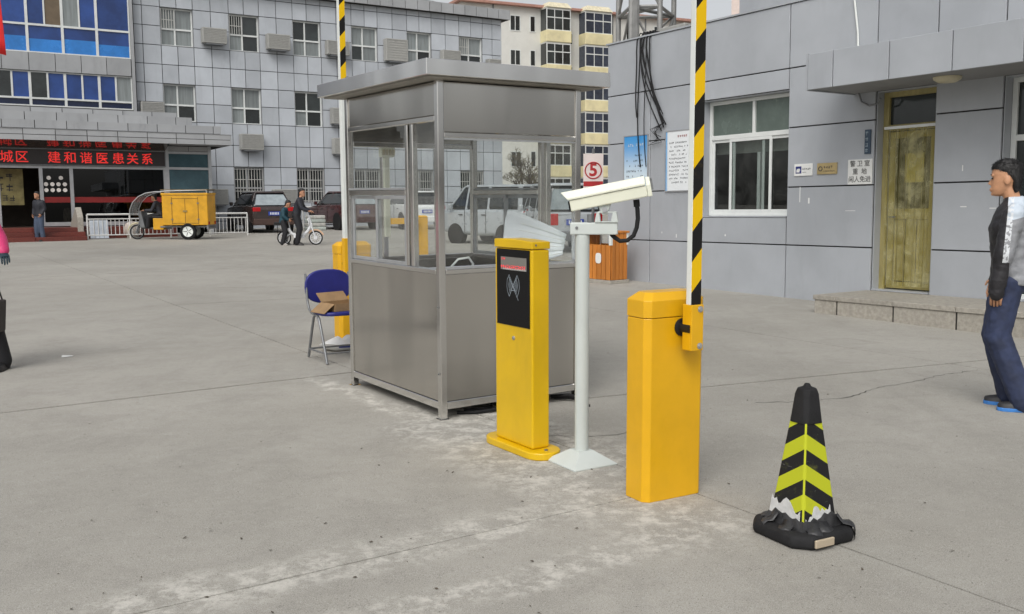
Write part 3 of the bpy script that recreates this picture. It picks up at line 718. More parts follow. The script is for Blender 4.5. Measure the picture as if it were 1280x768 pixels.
q = MB(); q.prism([(-6.14, 3.29), (-5.20, 3.06), (-5.20, 3.075), (-6.14, 3.31)], 0, -30, -7.55); q.build('sloping_soffit', mat('glossy_soffit', lin((70, 66, 62)), .09, var=.1, coat=.6), cano)
q = MB(); q.box(-7.55, -5.35, -6.14, -5.0, 3.29, 3.329); q.build('soffit', TILEC, cano)
# entrance front
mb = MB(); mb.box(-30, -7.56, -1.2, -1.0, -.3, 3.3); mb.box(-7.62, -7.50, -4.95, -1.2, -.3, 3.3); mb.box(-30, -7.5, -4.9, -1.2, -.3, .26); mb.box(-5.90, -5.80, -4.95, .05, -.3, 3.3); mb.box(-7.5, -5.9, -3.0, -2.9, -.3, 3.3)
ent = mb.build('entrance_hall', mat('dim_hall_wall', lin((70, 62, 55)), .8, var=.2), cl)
q = MB()
for u in (-11.836, -10.835, -7.552): q.box(u-.06, u+.06, -5.06, -4.94, .28, 2.455)
q.box(-30, -7.5, -5.09, -4.93, 2.36, 2.452)
for u in (-13.2, -14.8, -16.4): q.box(u-.05, u+.05, -5.05, -4.95, .28, 2.36)
q.box(-11.78, -10.89, -5.055, -4.945, .28, .42); q.box(-10.78, -7.61, -5.055, -4.945, .28, .42)
q.build('entrance_frame', ALU, ent)
SHOPG = glass('entrance_glass', (.30, .33, .33), 1.5)
for a, b in ((-11.776, -10.895), (-10.775, -7.612)):
    p = MB(); p.box(a, b, -5.004, -4.996, .42, 2.36); p.build('pane', SHOPG, ent)
REDB = mat('red_window_band', lin((128, 28, 26)), .5)
for a, b in ((-11.77, -10.9), (-10.77, -7.62)): p = MB(); p.box(a, b, -5.008, -5.0055, 1.13, 1.33); p.build('red_band', REDB, ent)
DOT = mat('white_sticker', lin((226, 222, 216)), .5)
for zz, us in ((2.02, (-11.58, -11.18)), (1.79, (-11.68, -11.47, -11.27, -11.06)), (1.58, (-11.68, -11.47, -11.27, -11.06))):
    for u in us: p = MB(); p.cyl((u, -5.012, zz), (u, -5.006, zz), .072, n=16); p.build('sticker', DOT, ent)
PIC = mat('painted_screen', lin((150, 140, 92)), .6, var=.35, scale=2.5)
p = MB(); p.box(-16, -12.35, -4.2, -4.1, 1.05, 2.36); o = p.build('picture_wall', PIC, ent)
strokes(ent, [2.05, 1.68], -13.5, -12.5, -4.205, 61, .26, INK, .95); strokes(ent, [1.3], -13.5, -12.5, -4.205, 62, .2, INK, .6)
# side bay with aluminium windows at the right end of the entrance
q = MB()
for u in (-7.46, -5.86): q.box(u-.06, u+.06, -5.07, -4.93, -.3, 3.27)
for z in (.36, 1.02, 2.42, 3.02): q.box(-7.4, -5.92, -5.06, -4.94, z-.045, z+.045)
q.build('side_frame', ALU, ent)
SIDEG = mat('reflective_teal_glass', lin((72, 96, 104)), .08, var=.25, scale=.8, coat=.4)
for c, d in ((.405, .975), (1.065, 2.375), (2.465, 2.975)): p = MB(); p.box(-7.4, -5.92, -5.004, -4.996, c, d); p.build('pane', SIDEG, ent)
tile(-7.46, -6.64, 3.07, 3.27, -5.05, 'spandrel_tile', TILEC, .01, .05, ent); tile(-6.64, -5.82, 3.07, 3.27, -5.05, 'spandrel_tile', TILEC, .01, .05, ent)
# LED sign
led = thing('led_sign', 'long dark LED text sign with red Chinese characters over the entrance', 'sign', FL.M.copy())
q = MB(); q.box(-20, -7.54, -5.16, -5.0955, 2.47, 3.10); q.build('panel', mat('led_panel', lin((40, 33, 32)), .35, var=.15, scale=40), led)
q = MB(); bars(q, -20, -7.53, 2.46, 3.055, .03, -5.19, -5.161); q.build('frame', GREYMET, led)
LEDM = mat('lit_red_diodes', (.85, .03, .025), .5, emit=.6)
for i, (ch, u) in enumerate((('城', -12.9), ('区', -12.42), ('建', -11.38), ('和', -10.85), ('谐', -10.32), ('医', -9.78), ('患', -9.22), ('关', -8.72), ('系', -8.2))):
    inst('character', text_mesh(ch, .44, LEDM, .002, .002), led, Matrix.Translation((u, -5.166, 2.72)))
# steps and platform of red granite
stp = thing('entrance_steps', 'dark red granite steps up to the glazed clinic entrance', 'steps', FL.M.copy())
for k, (z, y) in enumerate(((.25, -7.0), (.10, -7.4), (-.05, -7.8))):
    for j in range(8):
        a = -10.75-1.6*(j+1); q = MB(); q.box(a+.006, a+1.594, y, (-4.93 if k == 0 else y+.5), z-.15 if k < 2 else -.42, z); q.build('step_slab', GRANR, stp, bevel=.008, seg=1)
for k in range(3):
    a = -10.74+1.08*k; q = MB(); q.box(a+.004, a+1.076, -6.55, -4.93, -.4, .25); q.build('platform_slab', GRANR, stp, bevel=.008, seg=1)
q = MB(); q.prism([(-7.06, -.45), (-4.9, -.45), (-4.9, .3), (-6.6, .95), (-7.06, .6)], 0, -10.95, -10.76); q.build('side_wall', STONE, stp, bevel=.01)
# railings
def railing(name, label, u0, u1, y, z0, h, n, fr=FL, grp=None, posts=5):
    r_ = thing(name, label, 'railing', fr.M.copy(), grp)
    for z, r in ((z0+h, .032), (z0+h-.16, .02), (z0+.14, .02)):
        q = MB(); q.cyl((u0, y, z), (u1, y, z), r, n=8); q.build('rail', RAILW, r_, smooth=40)
    for i in range(posts):
        u = u0+(u1-u0)*i/(posts-1); q = MB(); q.cyl((u, y, z0), (u, y, z0+h), .028, n=8); q.build('post', RAILW, r_, smooth=40)
    pb = MB(); pb.cyl((0, 0, .14), (0, 0, h-.16), .012, n=6); me = pb.mesh('baluster', RAILW, 40)
    for i in range(n):
        u = u0+(u1-u0)*(i+.5)/n; inst('baluster', me, r_, Matrix.Translation((u, y, z0)))
    return r_
railing('metal_railing', 'pale metal railing along the ramp beside the clinic steps', -10.66, -5.08, -7.2, -.17, .86, 40)
railing('metal_railing', 'pale metal railing between the dark cars under the barred windows', -1.9, 1.3, -1.2, -.02, .95, 22, posts=4)
lb = thing('leaning_board', 'pale board propped behind the ramp railing next to the red steps', 'board', fmat(FL, -10.25, -6.98, -.16))
q = MB(); q.obox(Matrix.Rotation(R_(-8), 4, 'X') @ Matrix.Translation((0, 0, .33)), .6, .02, .64); q.build('panel', mat('pale_board', lin((196, 204, 214)), .5), lb)
q = MB(); [q.obox(Matrix.Rotation(R_(-8), 4, 'X') @ Matrix.Translation((x, -.013, .33)), .01, .006, .62) for x in (-.15, 0, .15)]; q.build('rib', GREYMET, lb)
# stone ball on its base behind the tricycle
sb = thing('stone_ball', 'round pinkish stone ball bollard in front of the ramp railing', 'bollard', gmat(*ground_at(166, 297.5).xy))
q = MB(); q.lathe([(.02, .02), (.14, .03), (.22, .09), (.275, .2), (.29, .3), (.275, .40), (.22, .51), (.13, .575), (.02, .59)], 24); q.build('ball', mat('pink_stone', lin((196, 184, 174)), .6, var=.08, scale=20), sb, smooth=80)
q = MB(); q.lathe([(.2, 0), (.2, .05), (.17, .07)], 24); q.build('base', STONE, sb, smooth=30)
# outdoor air-conditioner units on the clinic wall
def ac_unit(u0, u1, z0, z1, label, d=.42):
    W, H = u1-u0, z1-z0
    r_ = thing('air_conditioner', label, 'air conditioner', fmat(FL, (u0+u1)/2, 0, z0), 'air conditioner housings on the clinic wall')
    q = MB(); q.box(-W/2, W/2, -d, -.06, .05, H); q.build('casing', ACM, r_, bevel=.02, seg=1)
    q = MB(); n = 9
    for i in range(n): z = .1+(H-.16)*i/(n-1); q.box(-W/2+.06, W/2-.06, -d-.016, -d-.001, z-.012, z+.012)
    bars(q, -W/2+.03, W/2-.03, .07, H-.02, .03, -d-.02, -d-.002); q.build('louvre', ACM, r_)
    q = MB(); q.box(-W*.36, W*.36, -d, .05, 0, .045); q.build('bracket', GREYMET, r_)
ACS = [(-4.80, -3.75, 7.99, 8.70, 'grey louvred air conditioner on the top floor beside the barred second window'),
       (-1.95, -.90, 7.95, 8.68, 'grey louvred air conditioner on the top floor next to the third window'),
       (.85, 1.95, 7.92, 8.62, 'grey louvred air conditioner on the top floor behind the far barrier arm'),
       (3.80, 4.95, 7.85, 8.95, 'tall grey air conditioner on the top floor above the booth roof'),
       (6.85, 7.85, 7.9, 8.65, 'grey air conditioner on the top floor beside the last window'),
       (9.45, 10.2, 7.7, 8.4, 'small grey air conditioner at the corner end of the top floor'),
       (-3.30, -2.27, 3.44, 4.2, 'grey louvred air conditioner between the middle and barred ground windows'),
       (1.0, 1.75, 4.75, 5.55, 'dark sided air conditioner beside the middle floor window left of the booth'),
       (1.05, 1.75, 3.35, 4.15, 'lower air conditioner of the pair just left of the booth'),
       (-4.75, -3.95, 1.0, 1.75, 'weathered low air conditioner at the corner beside the entrance glazing'),
       (-1.9, -.8, 1.05, 1.75, 'low pale air conditioner above the dark parked car'),
       (-7.45, -6.5, 4.72, 5.4, 'small air conditioner at the corner just above the canopy')]
for a in ACS: ac_unit(*a)

# ------------------------------------------------------------------ apartment block far behind
ap = thing('apartment_block', 'white six storey apartment block with yellow enclosed balconies', 'building', FA.M.copy())
APW = mat('white_render', lin((214, 214, 208)), .8, var=.06, scale=.5, dirt=.15)
APY = mat('yellow_render', lin((220, 210, 168)), .75, var=.12, scale=.8, dirt=.25)
mb = MB(); mb.box(-9, 34, 0, 12, -1.5, 17.0); mb.build('wall', APW, ap)
mb = MB(); mb.box(-9.4, 34.4, -.5, 12.4, 17.003, 17.2); mb.build('roof', mat('faded_red_trim', lin((176, 132, 118)), .7), ap)
def apw(u0, u1, z0, z1, y, par, nx=2, m_=None, fm=None, zt=None):
    q = MB(); bars(q, u0, u1, z0, z1, .07, y-.04, y+.03)
    if zt: q.box(u0, u1, y-.045, y+.032, zt-.04, zt+.04)
    for i in range(1, nx): x = u0+(u1-u0)*i/nx; q.box(x-.03, x+.03, y-.042, y+.031, z0, z1)
    wdw = q.build('window', fm or WINW, par)
    for i in range(nx):
        a, b = u0+(u1-u0)*i/nx, u0+(u1-u0)*(i+1)/nx; p = MB(); p.box(a+.03, b-.03, y-.012, y-.002, z0+.05, z1-.05); p.build('pane', m_ or WPANE, wdw)
for fl in range(6):
    zb = 15.0-2.8*fl
    apw(-4.68, -3.7, zb, zb+1.3, 0, ap); apw(-2.83, -2.3, zb, zb+1.35, 0, ap, 1)
    apw(.74, 1.28, zb-.8, zb+.2, 0, ap, 1); apw(6.6, 7.8, zb, zb+1.4, 0, ap); apw(9.5, 10.8, zb, zb+1.4, 0, ap)
    for k, (u0, u1) in enumerate(((-1.85, .52), (1.85, 4.55))):
        q = MB(); q.box(u0, u1, -1.2, -.003, zb-.85, zb+.1); bal = q.build('balcony', APY, ap, bevel=.03, seg=1)
        dz = zb+.103; top = zb+1.85
        q = MB(); q.box(u0+.03, u1-.03, -1.1, -.004, top, top+.12); q.build('balcony_slab', APW, bal)
        if fl == 0: q = MB(); q.loft([[(u0, -1.25, top+.12), (u1, -1.25, top+.12), (u1, -.005, top+.12), (u0, -.005, top+.12)], [(u0+.3, -1.0, top+.55), (u1-.3, -1.0, top+.55), (u1-.3, -.005, top+.55), (u0+.3, -.005, top+.55)]]); q.build('balcony_roof', mat('cream_roof', lin((216, 208, 180)), .7), bal)
        gm = WPANE if k == 0 else mat('blue_tint_glass', lin((60, 66, 78)), .15, var=.2, rnd=.3) if 'blue_tint_glass' not in bpy.data.materials else bpy.data.materials['blue_tint_glass']
        if k == 0: gm = WPANE
        apw(u0+.04, u1-.04, dz, top-.003, -1.08, bal, 3, gm, None, dz+1.05)
        q = MB(); q.box(u0+.05, u0+.08, -1.04, -.01, dz, top-.003); q.build('side_pane', gm, bal)
for u in (-6.2, 5.2, 8.6): q = MB(); q.cyl((u, -.08, -1), (u, -.08, 17), .06, n=8); q.build('drainpipe', GREYMET, ap)
# pinkish block further right
pb = thing('far_block', 'pinkish plastered block showing above the grey building parapet', 'building', Matrix.Translation((19.4, 62, 0)) @ Matrix.Rotation(R_(-15), 4, 'Z'))
mb = MB(); mb.box(-5.2, 14, 0, 12, 0, 24); mb.build('wall', mat('pink_render', lin((214, 198, 190)), .8, var=.05), pb)
for fl in range(7):
    for u in (-4.6, -1.4, 1.8, 5): apw(u, u+1.5, 2+3*fl, 3.6+3*fl, 0, pb)

# ------------------------------------------------------------------ stainless guard booth
bo = thing('guard_booth', 'stainless steel guard booth with sliding windows and flat overhanging roof', 'booth', FB.M.copy())
BX, BYD = 1.2, 1.5; PT = .05
for x in (0, BX-PT):
    for y in (0, BYD-PT):
        q = MB(); q.box(x, x+PT, y, y+PT, .004, 2.30); po = q.build('corner_post', STEELV, bo, bevel=.006, seg=2)
        q = MB(); q.box(x-.012, x+PT+.012, y-.012, y+PT+.012, -.004, .004); q.build('foot_plate', STEELV, bo)
def rect_face(side, a, b, z0, z1, name, m_, o0, o1, bevel=.004):
    # piece on one face; a..b along the face, o0..o1 depth inwards from the outside
    q = MB()
    if side == 'L': q.box(o0, o1, a, b, z0, z1)
    elif side == 'R': q.box(BX-o1, BX-o0, a, b, z0, z1)
    elif side == 'F': q.box(a, b, o0, o1, z0, z1)
    else: q.box(a, b, BYD-o1, BYD-o0, z0, z1)
    return q.build(name, m_, bo, bevel=bevel, seg=1)
for s, A, Bv in (('L', PT, BYD-PT), ('R', PT, BYD-PT), ('F', PT, BX-PT), ('K', PT, BX-PT)):
    rect_face(s, A, Bv, .07, .122, 'bottom_rail', STEELV, .004, PT)
    rect_face(s, A, Bv, .125, 1.0, 'lower_panel', STEEL, .012, .035, .002)
    rect_face(s, A, Bv, 1.003, 1.035, 'sill', STEELV, -.004, PT)
    top0 = 2.03 if s in 'LR' else 1.92
    rect_face(s, A, Bv, top0, top0+.035, 'head_rail', STEELV, .003, PT)
    rect_face(s, A, Bv, top0+.038, 2.285, 'upper_panel', STEEL, .012, .035, .002)
for s in 'LR':
    for y0 in (.37, .447): rect_face(s, y0, y0+.04, 1.037, 2.028, 'mullion', STEELV, .004, PT-.004)
    rect_face(s, .49, BYD-PT, 1.535, 1.575, 'transom', STEELV, .003, PT-.003)
    rect_face(s, PT+.002, .368, 1.037, 2.028, 'pane', GLASSB, .022, .027, 0)
    rect_face(s, .49, BYD-PT-.002, 1.577, 2.028, 'pane', GLASSB, .022, .027, 0)
    for k, (a, b, o) in enumerate(((.49, .985, .006), (.955, BYD-PT-.003, .026))):
        q = MB(); wd = .024
        for (u0, u1, z0, z1) in ((a, b, 1.037, 1.037+wd), (a, b, 1.533-wd, 1.533), (a, a+wd, 1.037+wd, 1.533-wd), (b-wd, b, 1.037+wd, 1.533-wd)):
            if s == 'L': q.box(o, o+.018, u0, u1, z0, z1)
            else: q.box(BX-o-.018, BX-o, u0, u1, z0, z1)
        sa = q.build('sash', ALU, bo, bevel=.002, seg=1)
        q = MB()
        if s == 'L': q.box(o+.007, o+.011, a+wd, b-wd, 1.037+wd, 1.533-wd)
        else: q.box(BX-o-.011, BX-o-.007, a+wd, b-wd, 1.037+wd, 1.533-wd)
        q.build('pane', GLASSB, sa)
    rect_face(s, .49, BYD-PT, 1.576, 1.59, 'window_track', ALU, -.002, .03, .001)
rect_face('F', PT+.002, BX-PT-.002, 1.037, 1.918, 'pane', GLASSB, .022, .027, 0)
for z in (1.037, 1.906): rect_face('F', PT+.002, BX-PT-.002, z, z+.012, 'glazing_bead', ALU, .008, .021, 0)
# back face with a glazed door
for x in (.30, .80): rect_face('K', x, x+.045, .125, 1.918, 'door_stile', STEELV, -.006, .045)
rect_face('K', .347, .798, 1.037, 1.918, 'pane', GLASSB, .02, .025, 0)
rect_face('K', PT+.002, .298, 1.037, 1.918, 'pane', GLASSB, .022, .027, 0); rect_face('K', .847, BX-PT-.002, 1.037, 1.918, 'pane', GLASSB, .022, .027, 0)
q = MB(); q.box(PT, BX-PT, PT, BYD-PT, .085, .12); q.build('floor', mat('booth_floor', lin((120, 120, 118)), .6), bo)
q = MB(); q.box(-.16, BX+.15, -.15, BYD+.15, 2.302, 2.405); roof = q.build('roof', ROOFST, bo, bevel=.004, seg=2)
q = MB(); q.box(-.12, BX+.11, -.11, BYD+.11, 2.294, 2.301); q.build('soffit_sheet', mat('soffit_sheet', lin((150, 146, 138)), .6), bo)
q = MB(); q.box(PT, BX-PT, PT, BYD-PT, 2.20, 2.215); q.build('ceiling', mat('booth_ceiling', lin((150, 150, 146)), .7), bo)
for x, y, z in ((.025, -.003, .32), (.025, -.003, .78)):
    q = MB(); q.cyl((x-.03, .02, z), (x-.034, .02, z), .007, n=10); q.build('rivet', GREYMET, bo)
# inside the booth
dk = thing('desk_shelf', 'pale lavender desk shelf inside the booth behind the front pane', 'desk', FB.M @ Matrix.Translation((.02, .0, .0)))
q = MB(); q.box(.06, 1.08, .06, .62, .972, 1.002); q.build('desk_top', mat('lavender_laminate', lin((196, 194, 210)), .35), dk, bevel=.004)
q = MB(); q.box(.08, .10, .08, .54, .122, .970); q.box(1.05, 1.07, .08, .54, .122, .970); q.build('support', mat('desk_side', lin((130, 130, 136)), .5), dk)
sw = thing('switch_box', 'cream switch box with a vertical cable duct on the booth rear wall', 'switch box', FB.M @ Matrix.Translation((.325, 1.448, 0)))
q = MB(); q.box(-.06, .06, -.05, -.003, 1.84, 1.915); q.build('box', CREAMP, sw, bevel=.006)
q = MB(); [q.box(-.05+.03*k, -.03+.03*k, -.058, -.051, 1.855, 1.90) for k in range(4)]; q.build('breaker', mat('ivory_switch', lin((196, 188, 160)), .5), sw)
q = MB(); q.box(-.022, .022, -.03, -.003, 1.2, 1.839); q.build('duct', CREAMP, sw)
# folded ribbed white plastic sheet standing on the desk
rp = thing('plastic_sheet', 'curved ribbed white plastic sheet standing on the booth desk', 'sheet', FB.M.copy())
q = MB(); nu, nv = 26, 14; vs_ = []
P00, P10 = FB.onface(633, 300, 1, .32), FB.onface(636, 262, 1, .40)
for j in range(nv):
    v = j/(nv-1)
    for i in range(nu):
        u = i/(nu-1)
        top = Vector(FB.onface(634+74*u, 263+30*u**1.3, 1, .40-.18*u)); bot = Vector(FB.onface(634+69*u, 331-12*u**2, 1, .34-.16*u))
        p = bot.lerp(top, v); p.y += .05*math.sin(math.pi*v)*(1-u) + .004*math.sin(v*60); p.z = max(p.z, 1.006); vs_.append(p)
q.add(vs_, [(j*nu+i, j*nu+i+1, (j+1)*nu+i+1, (j+1)*nu+i) for j in range(nv-1) for i in range(nu-1)])
o = q.build('ribbed_sheet', mat('white_ribbed_plastic', lin((218, 224, 228)), .35, var=.04), rp, smooth=60); sm = o.modifiers.new('s', 'SOLIDIFY'); sm.thickness = .003
for k in range(6):
    v = .12+.14*k; pts = []
    for i in range(nu):
        u = .25+.75*i/(nu-1); top = Vector(FB.onface(634+74*u, 263+30*u**1.3, 1, .40-.18*u)); bot = Vector(FB.onface(634+69*u, 331-12*u**2, 1, .34-.16*u))
        p = bot.lerp(top, v); p.y += .05*math.sin(math.pi*v)*(1-u)-.003; p.z = max(p.z, 1.008); pts.append(p)
    r2 = MB(); r2.tube(pts, .0028, 5); r2.build('rib', WHITEP, rp, smooth=60)
ca = MB(); ca.tube([(.30, .2, 1.011), (.24, .22, 1.011), (.20, .2, 1.03), (.24, .16, 1.09), (.32, .15, 1.10), (.37, .17, 1.05), (.36, .2, 1.012), (.45, .25, 1.011)], .008, 7)
o = ca.build('cable_loop', WHITEP, smooth=60); o.matrix_world = FB.M; tag(o, 'loop of white cable lying on the booth desk', 'cable')
ca = MB()
for k in range(4): ca.tube([(.84+.05*k, .12, 1.011), (.88+.04*k, .10, 1.035), (.93+.03*k, .13, 1.02), (.97+.02*k, .12, 1.011)], .008, 6)
o = ca.build('cable_coil', RUBBER, smooth=60); o.matrix_world = FB.M; tag(o, 'tangle of black cable beside the ribbed white sheet', 'cable')
ca = MB()
ca.tube([(.18, .1, .012), (.3, .02, .016), (.42, .0, .02), (.55, .06, .016), (.7, .3, .012)], .012, 7); ca.tube([(.25, .12, .012), (.36, .05, .03), (.46, .08, .02), (.6, .3, .012)], .010, 7)
o = ca.build('floor_cable', RUBBER, smooth=60); o.matrix_world = FB.M; tag(o, 'dark cables trailing on the concrete beneath the booth', 'cable')
ca = MB()
ca.tube([(1.02, .12, .02), (1.08, -.02, .05), (1.14, -.06, .025), (1.22, -.05, .012), (1.3, .05, .010)], .014, 7); ca.tube([(1.03, .1, .015), (1.10, -.04, .03), (1.2, -.02, .012), (1.27, .1, .01)], .010, 7)
o = ca.build('floor_cable', RUBBER, smooth=60); o.matrix_world = FB.M; tag(o, 'short dark cable end poking out under the booth corner by the camera pole', 'cable')

# ------------------------------------------------------------------ barrier cabinets
STRIPE = stripe_mat('black_yellow_tape', .30, -1.1, lin((232, 188, 16)), (.012, .012, .012), off=.056)
def barrier(label, grp, K, rz, arm, arm_len=3.3, dims=(.375, .19), tape0=0.0):
    r_ = thing('barrier_gate', label, 'barrier', gmat(K[0], K[1], rz), grp); W, D = dims
    c = .03
    def oct_(w0, i=0.0): return [(i+c, i), (W-i-c, i), (W-i, i+c), (W-i, D-i-c), (W-i-c, D-i), (i+c, D-i), (i, D-i-c), (i, i+c)]
    q = MB(); q.prism(oct_(0), 2, .0, .932); q.build('cabinet', YEL2, r_, bevel=.004)
    def rect(i, z, cc=.03): return [(i+cc, i, z), (W-i-cc, i, z), (W-i, i+cc, z), (W-i, D-i-cc, z), (W-i-cc, D-i, z), (i+cc, D-i, z), (i, D-i-cc, z), (i, i+cc, z)]
    q = MB(); q.loft([rect(-.002, .935), rect(-.002, 1.02), rect(.036, 1.056), rect(.044, 1.058)]); q.build('lid', YEL2, r_, bevel=.003)
    if arm == 'front':
        ax0, ax1, ay0, ay1 = .199, .262, -.088, -.050; bx = (.196, .271)
        q = MB(); q.box(bx[0], bx[1], -.100, -.089, .772, 1.0); q.box(bx[0], bx[0]+.008, -.089, -.03, .772, 1.0); q.box(bx[1]-.008, bx[1], -.089, -.03, .772, 1.0); br = q.build('arm_bracket', YEL2, r_, bevel=.003)
        for z in (.795, .978):
            q = MB(); q.cyl((bx[1]-.022, -.1005, z), (bx[1]-.022, -.109, z), .0105, n=6); q.cyl((bx[1]-.022, -.1003, z), (bx[1]-.022, -.1025, z), .016, n=14); q.build('bolt', ALU, br)
        q = MB(); q.cyl((.215, .001, .88), (.215, -.088, .88), .028, n=18); q.build('shaft', BLACKP, r_, smooth=40)
        q = MB(); q.lathe([(.045, 0), (.045, .005), (.03, .012)], 20); o = q.build('shaft_collar', BLACKP, r_, smooth=30); o.matrix_local = Matrix.Translation((.215, -.001, .88)) @ Matrix.Rotation(R_(90), 4, 'X')
        z0 = .997
    else:
        ax0, ax1, ay0, ay1 = .03, .092, -.088, -.03
        q = MB(); q.box(.022, .10, -.1, -.089, .74, 1.10); q.box(.022, .029, -.089, -.03, .74, 1.10); br = q.build('arm_bracket', YEL2, r_, bevel=.003)
        q = MB(); q.cyl((.06, .001, .84), (.06, -.088, .84), .028, n=18); q.build('shaft', BLACKP, r_, smooth=40)
        z0 = .78
    q = MB(); q.box(ax0, ax1, ay0, ay1, z0 if arm == 'front' else .78, z0+arm_len); am = q.build('boom_arm', WHITEP, r_, bevel=.004)
    q = MB(); q.box(-(ax1-ax0)/2+.001, (ax1-ax0)/2-.001, -.0012, 0, tape0, arm_len-.02); q.build('striped_tape', STRIPE, r_, loc=((ax0+ax1)/2, ay0-.0005, z0+.003))
    q = MB(); q.box(ax0-.003, ax1+.003, ay0-.003, ay1+.003, z0+arm_len, z0+arm_len+.02); q.build('end_cap', BLACKP, r_)
    return r_
RZB = FB.rz
barrier('amber barrier cabinet with raised striped arm beside the white camera pole', None, ground_at(806, 630.5).xy, math.atan2(.49, .87), 'front')
barrier('amber barrier cabinet with raised striped arm behind the blue chair', None, Vector((-1.772, 9.765)), RZB, 'side', 4.2, tape0=1.75)
# third cabinet beyond the booth, its arm lying level
r_ = thing('barrier_gate', 'far yellow barrier cabinet with a level striped boom seen through the booth glass', 'barrier', gmat(*ground_at(518, 320).xy, RZB))
q = MB(); q.box(0, .40, 0, .3, 0, .95); q.build('cabinet', YEL2, r_, bevel=.01)
q = MB(); q.loft([[(-.01, -.01, .953), (.41, -.01, .953), (.41, .31, .953), (-.01, .31, .953)], [(.04, .04, 1.0), (.36, .04, 1.0), (.36, .26, 1.0), (.04, .26, 1.0)]]); q.build('lid', YEL2, r_)
q = MB(); q.box(-1.0, .1, -.12, -.06, .80, .95); q.build('boom_arm', YEL2, r_, bevel=.004)
S2 = stripe_mat('black_yellow_board', .22, 1.0, lin((238, 186, 20)), (.012, .012, .012))
q = MB(); q.box(-.14, .14, -.01, .01, -.28, .28); q.build('striped_board', S2, r_, loc=(-.95, -.14, .62))
q = MB(); q.box(-1.0, -.9, -.12, -.06, 0, .34); q.build('rest_post', GREYMET, r_)

# ------------------------------------------------------------------ ticket kiosk
kz = math.atan2(-.831, .556); k0 = ground_at(621, 545)
kb = thing('ticket_kiosk', 'slim yellow card kiosk with black screen panel in front of the booth', 'kiosk', gmat(-.106, 5.82, kz))
KW, KD = .395, .125
def stad(x0, x1, y0, y1, n=10):
    r = (y1-y0)/2; cy = (y0+y1)/2; pts = []
    for i in range(n+1): a = -math.pi/2+math.pi*i/n; pts.append((x1-r+r*math.cos(a), cy+r*math.sin(a)))
    for i in range(n+1): a = math.pi/2+math.pi*i/n; pts.append((x0+r+r*math.cos(a), cy+r*math.sin(a)))
    return pts
q = MB(); q.prism(stad(-.115, KW+.115, -.05, KD+.05), 2, 0, .045); q.build('base_plate', YEL, kb, bevel=.008, seg=3, smooth=40)
q = MB(); q.box(0, KW, 0, KD, .046, 1.223); q.build('column', YEL, kb, bevel=.012, seg=3)
cap = []
for i in range(9): x = -.002+(KW+.004)*i/8; cap.append((x, 1.268+.012*(1-((i-3)/5.0)**2)))
q = MB(); q.prism([(KW+.002, 1.226), (-.002, 1.226)][::-1] + cap[::-1], 1, -.003, KD+.003); q.build('cap', YEL, kb, bevel=.005)
q = MB(); q.box(.026, .374, -.004, -.0005, .762, 1.219); q.build('screen_panel', BGLASS, kb, bevel=.001, seg=1)
q = MB(); q.box(.075, .345, -.006, -.0045, 1.095, 1.172); q.build('display', mat('grey_display', lin((120, 118, 112)), .3, var=.05), kb)
REDT = mat('red_display_text', lin((230, 60, 70)), .4, emit=.7)
strokes(kb, [1.113], .078, .343, -.0066, 21, .019, REDT, 1); strokes(kb, [1.160], .085, .125, -.0066, 22, .012, REDT, 1); strokes(kb, [1.101], .078, .343, -.0066, 23, .010, PAPERW, .9)
LINE = mat('pale_outline', lin((150, 160, 168)), .4)
q = MB(); yy = -.0052; cx, cz = .205, 1.005
def seg2(a, b, wd=.0016):
    a, b = Vector(a), Vector(b); d = (b-a).normalized(); n_ = Vector((-d.y, d.x))*wd
    q.add([(cx+p.x, yy, cz+p.y) for p in (a+n_, a-n_, b-n_, b+n_)], [(0, 1, 2, 3)])
for sx in (-1, 1):
    out = [(0, 0), (sx*.042, .062), (sx*.062, .03), (sx*.066, -.01), (sx*.058, -.04), (sx*.04, -.068), (0, 0)]
    for a, b in zip(out, out[1:]): seg2(a, b)
    for k in range(1, 5): f = k/5; seg2((sx*.042*f, .06*f), (sx*.06*f, .0)); seg2((sx*.06*f, 0), (sx*.04*f, -.062*f))
seg2((-.05, .055), (.055, -.085)); seg2((-.03, -.03), (.03, -.03))
q.build('card_symbol', LINE, kb)
q = MB(); q.cyl((.205, .0, .690), (.205, -.006, .690), .012, n=18); q.cyl((.205, -.006, .690), (.205, -.009, .690), .008, n=14); q.build('key_lock', ALU, kb, smooth=40)
q = MB(); q.box(.2035, .2065, -.0095, -.009, .684, .696); q.build('key_slot', BLACKP, kb)
for x in (-.05, KW+.05): q = MB(); q.cyl((x, KD/2, .045), (x, KD/2, .052), .012, n=6); q.build('anchor_bolt', GREYMET, kb)
q = MB(); q.cyl((KW+.0015, .025, 1.25), (KW+.006, .025, 1.25), .006, n=8); q.build('cap_screw', GREYMET, kb)

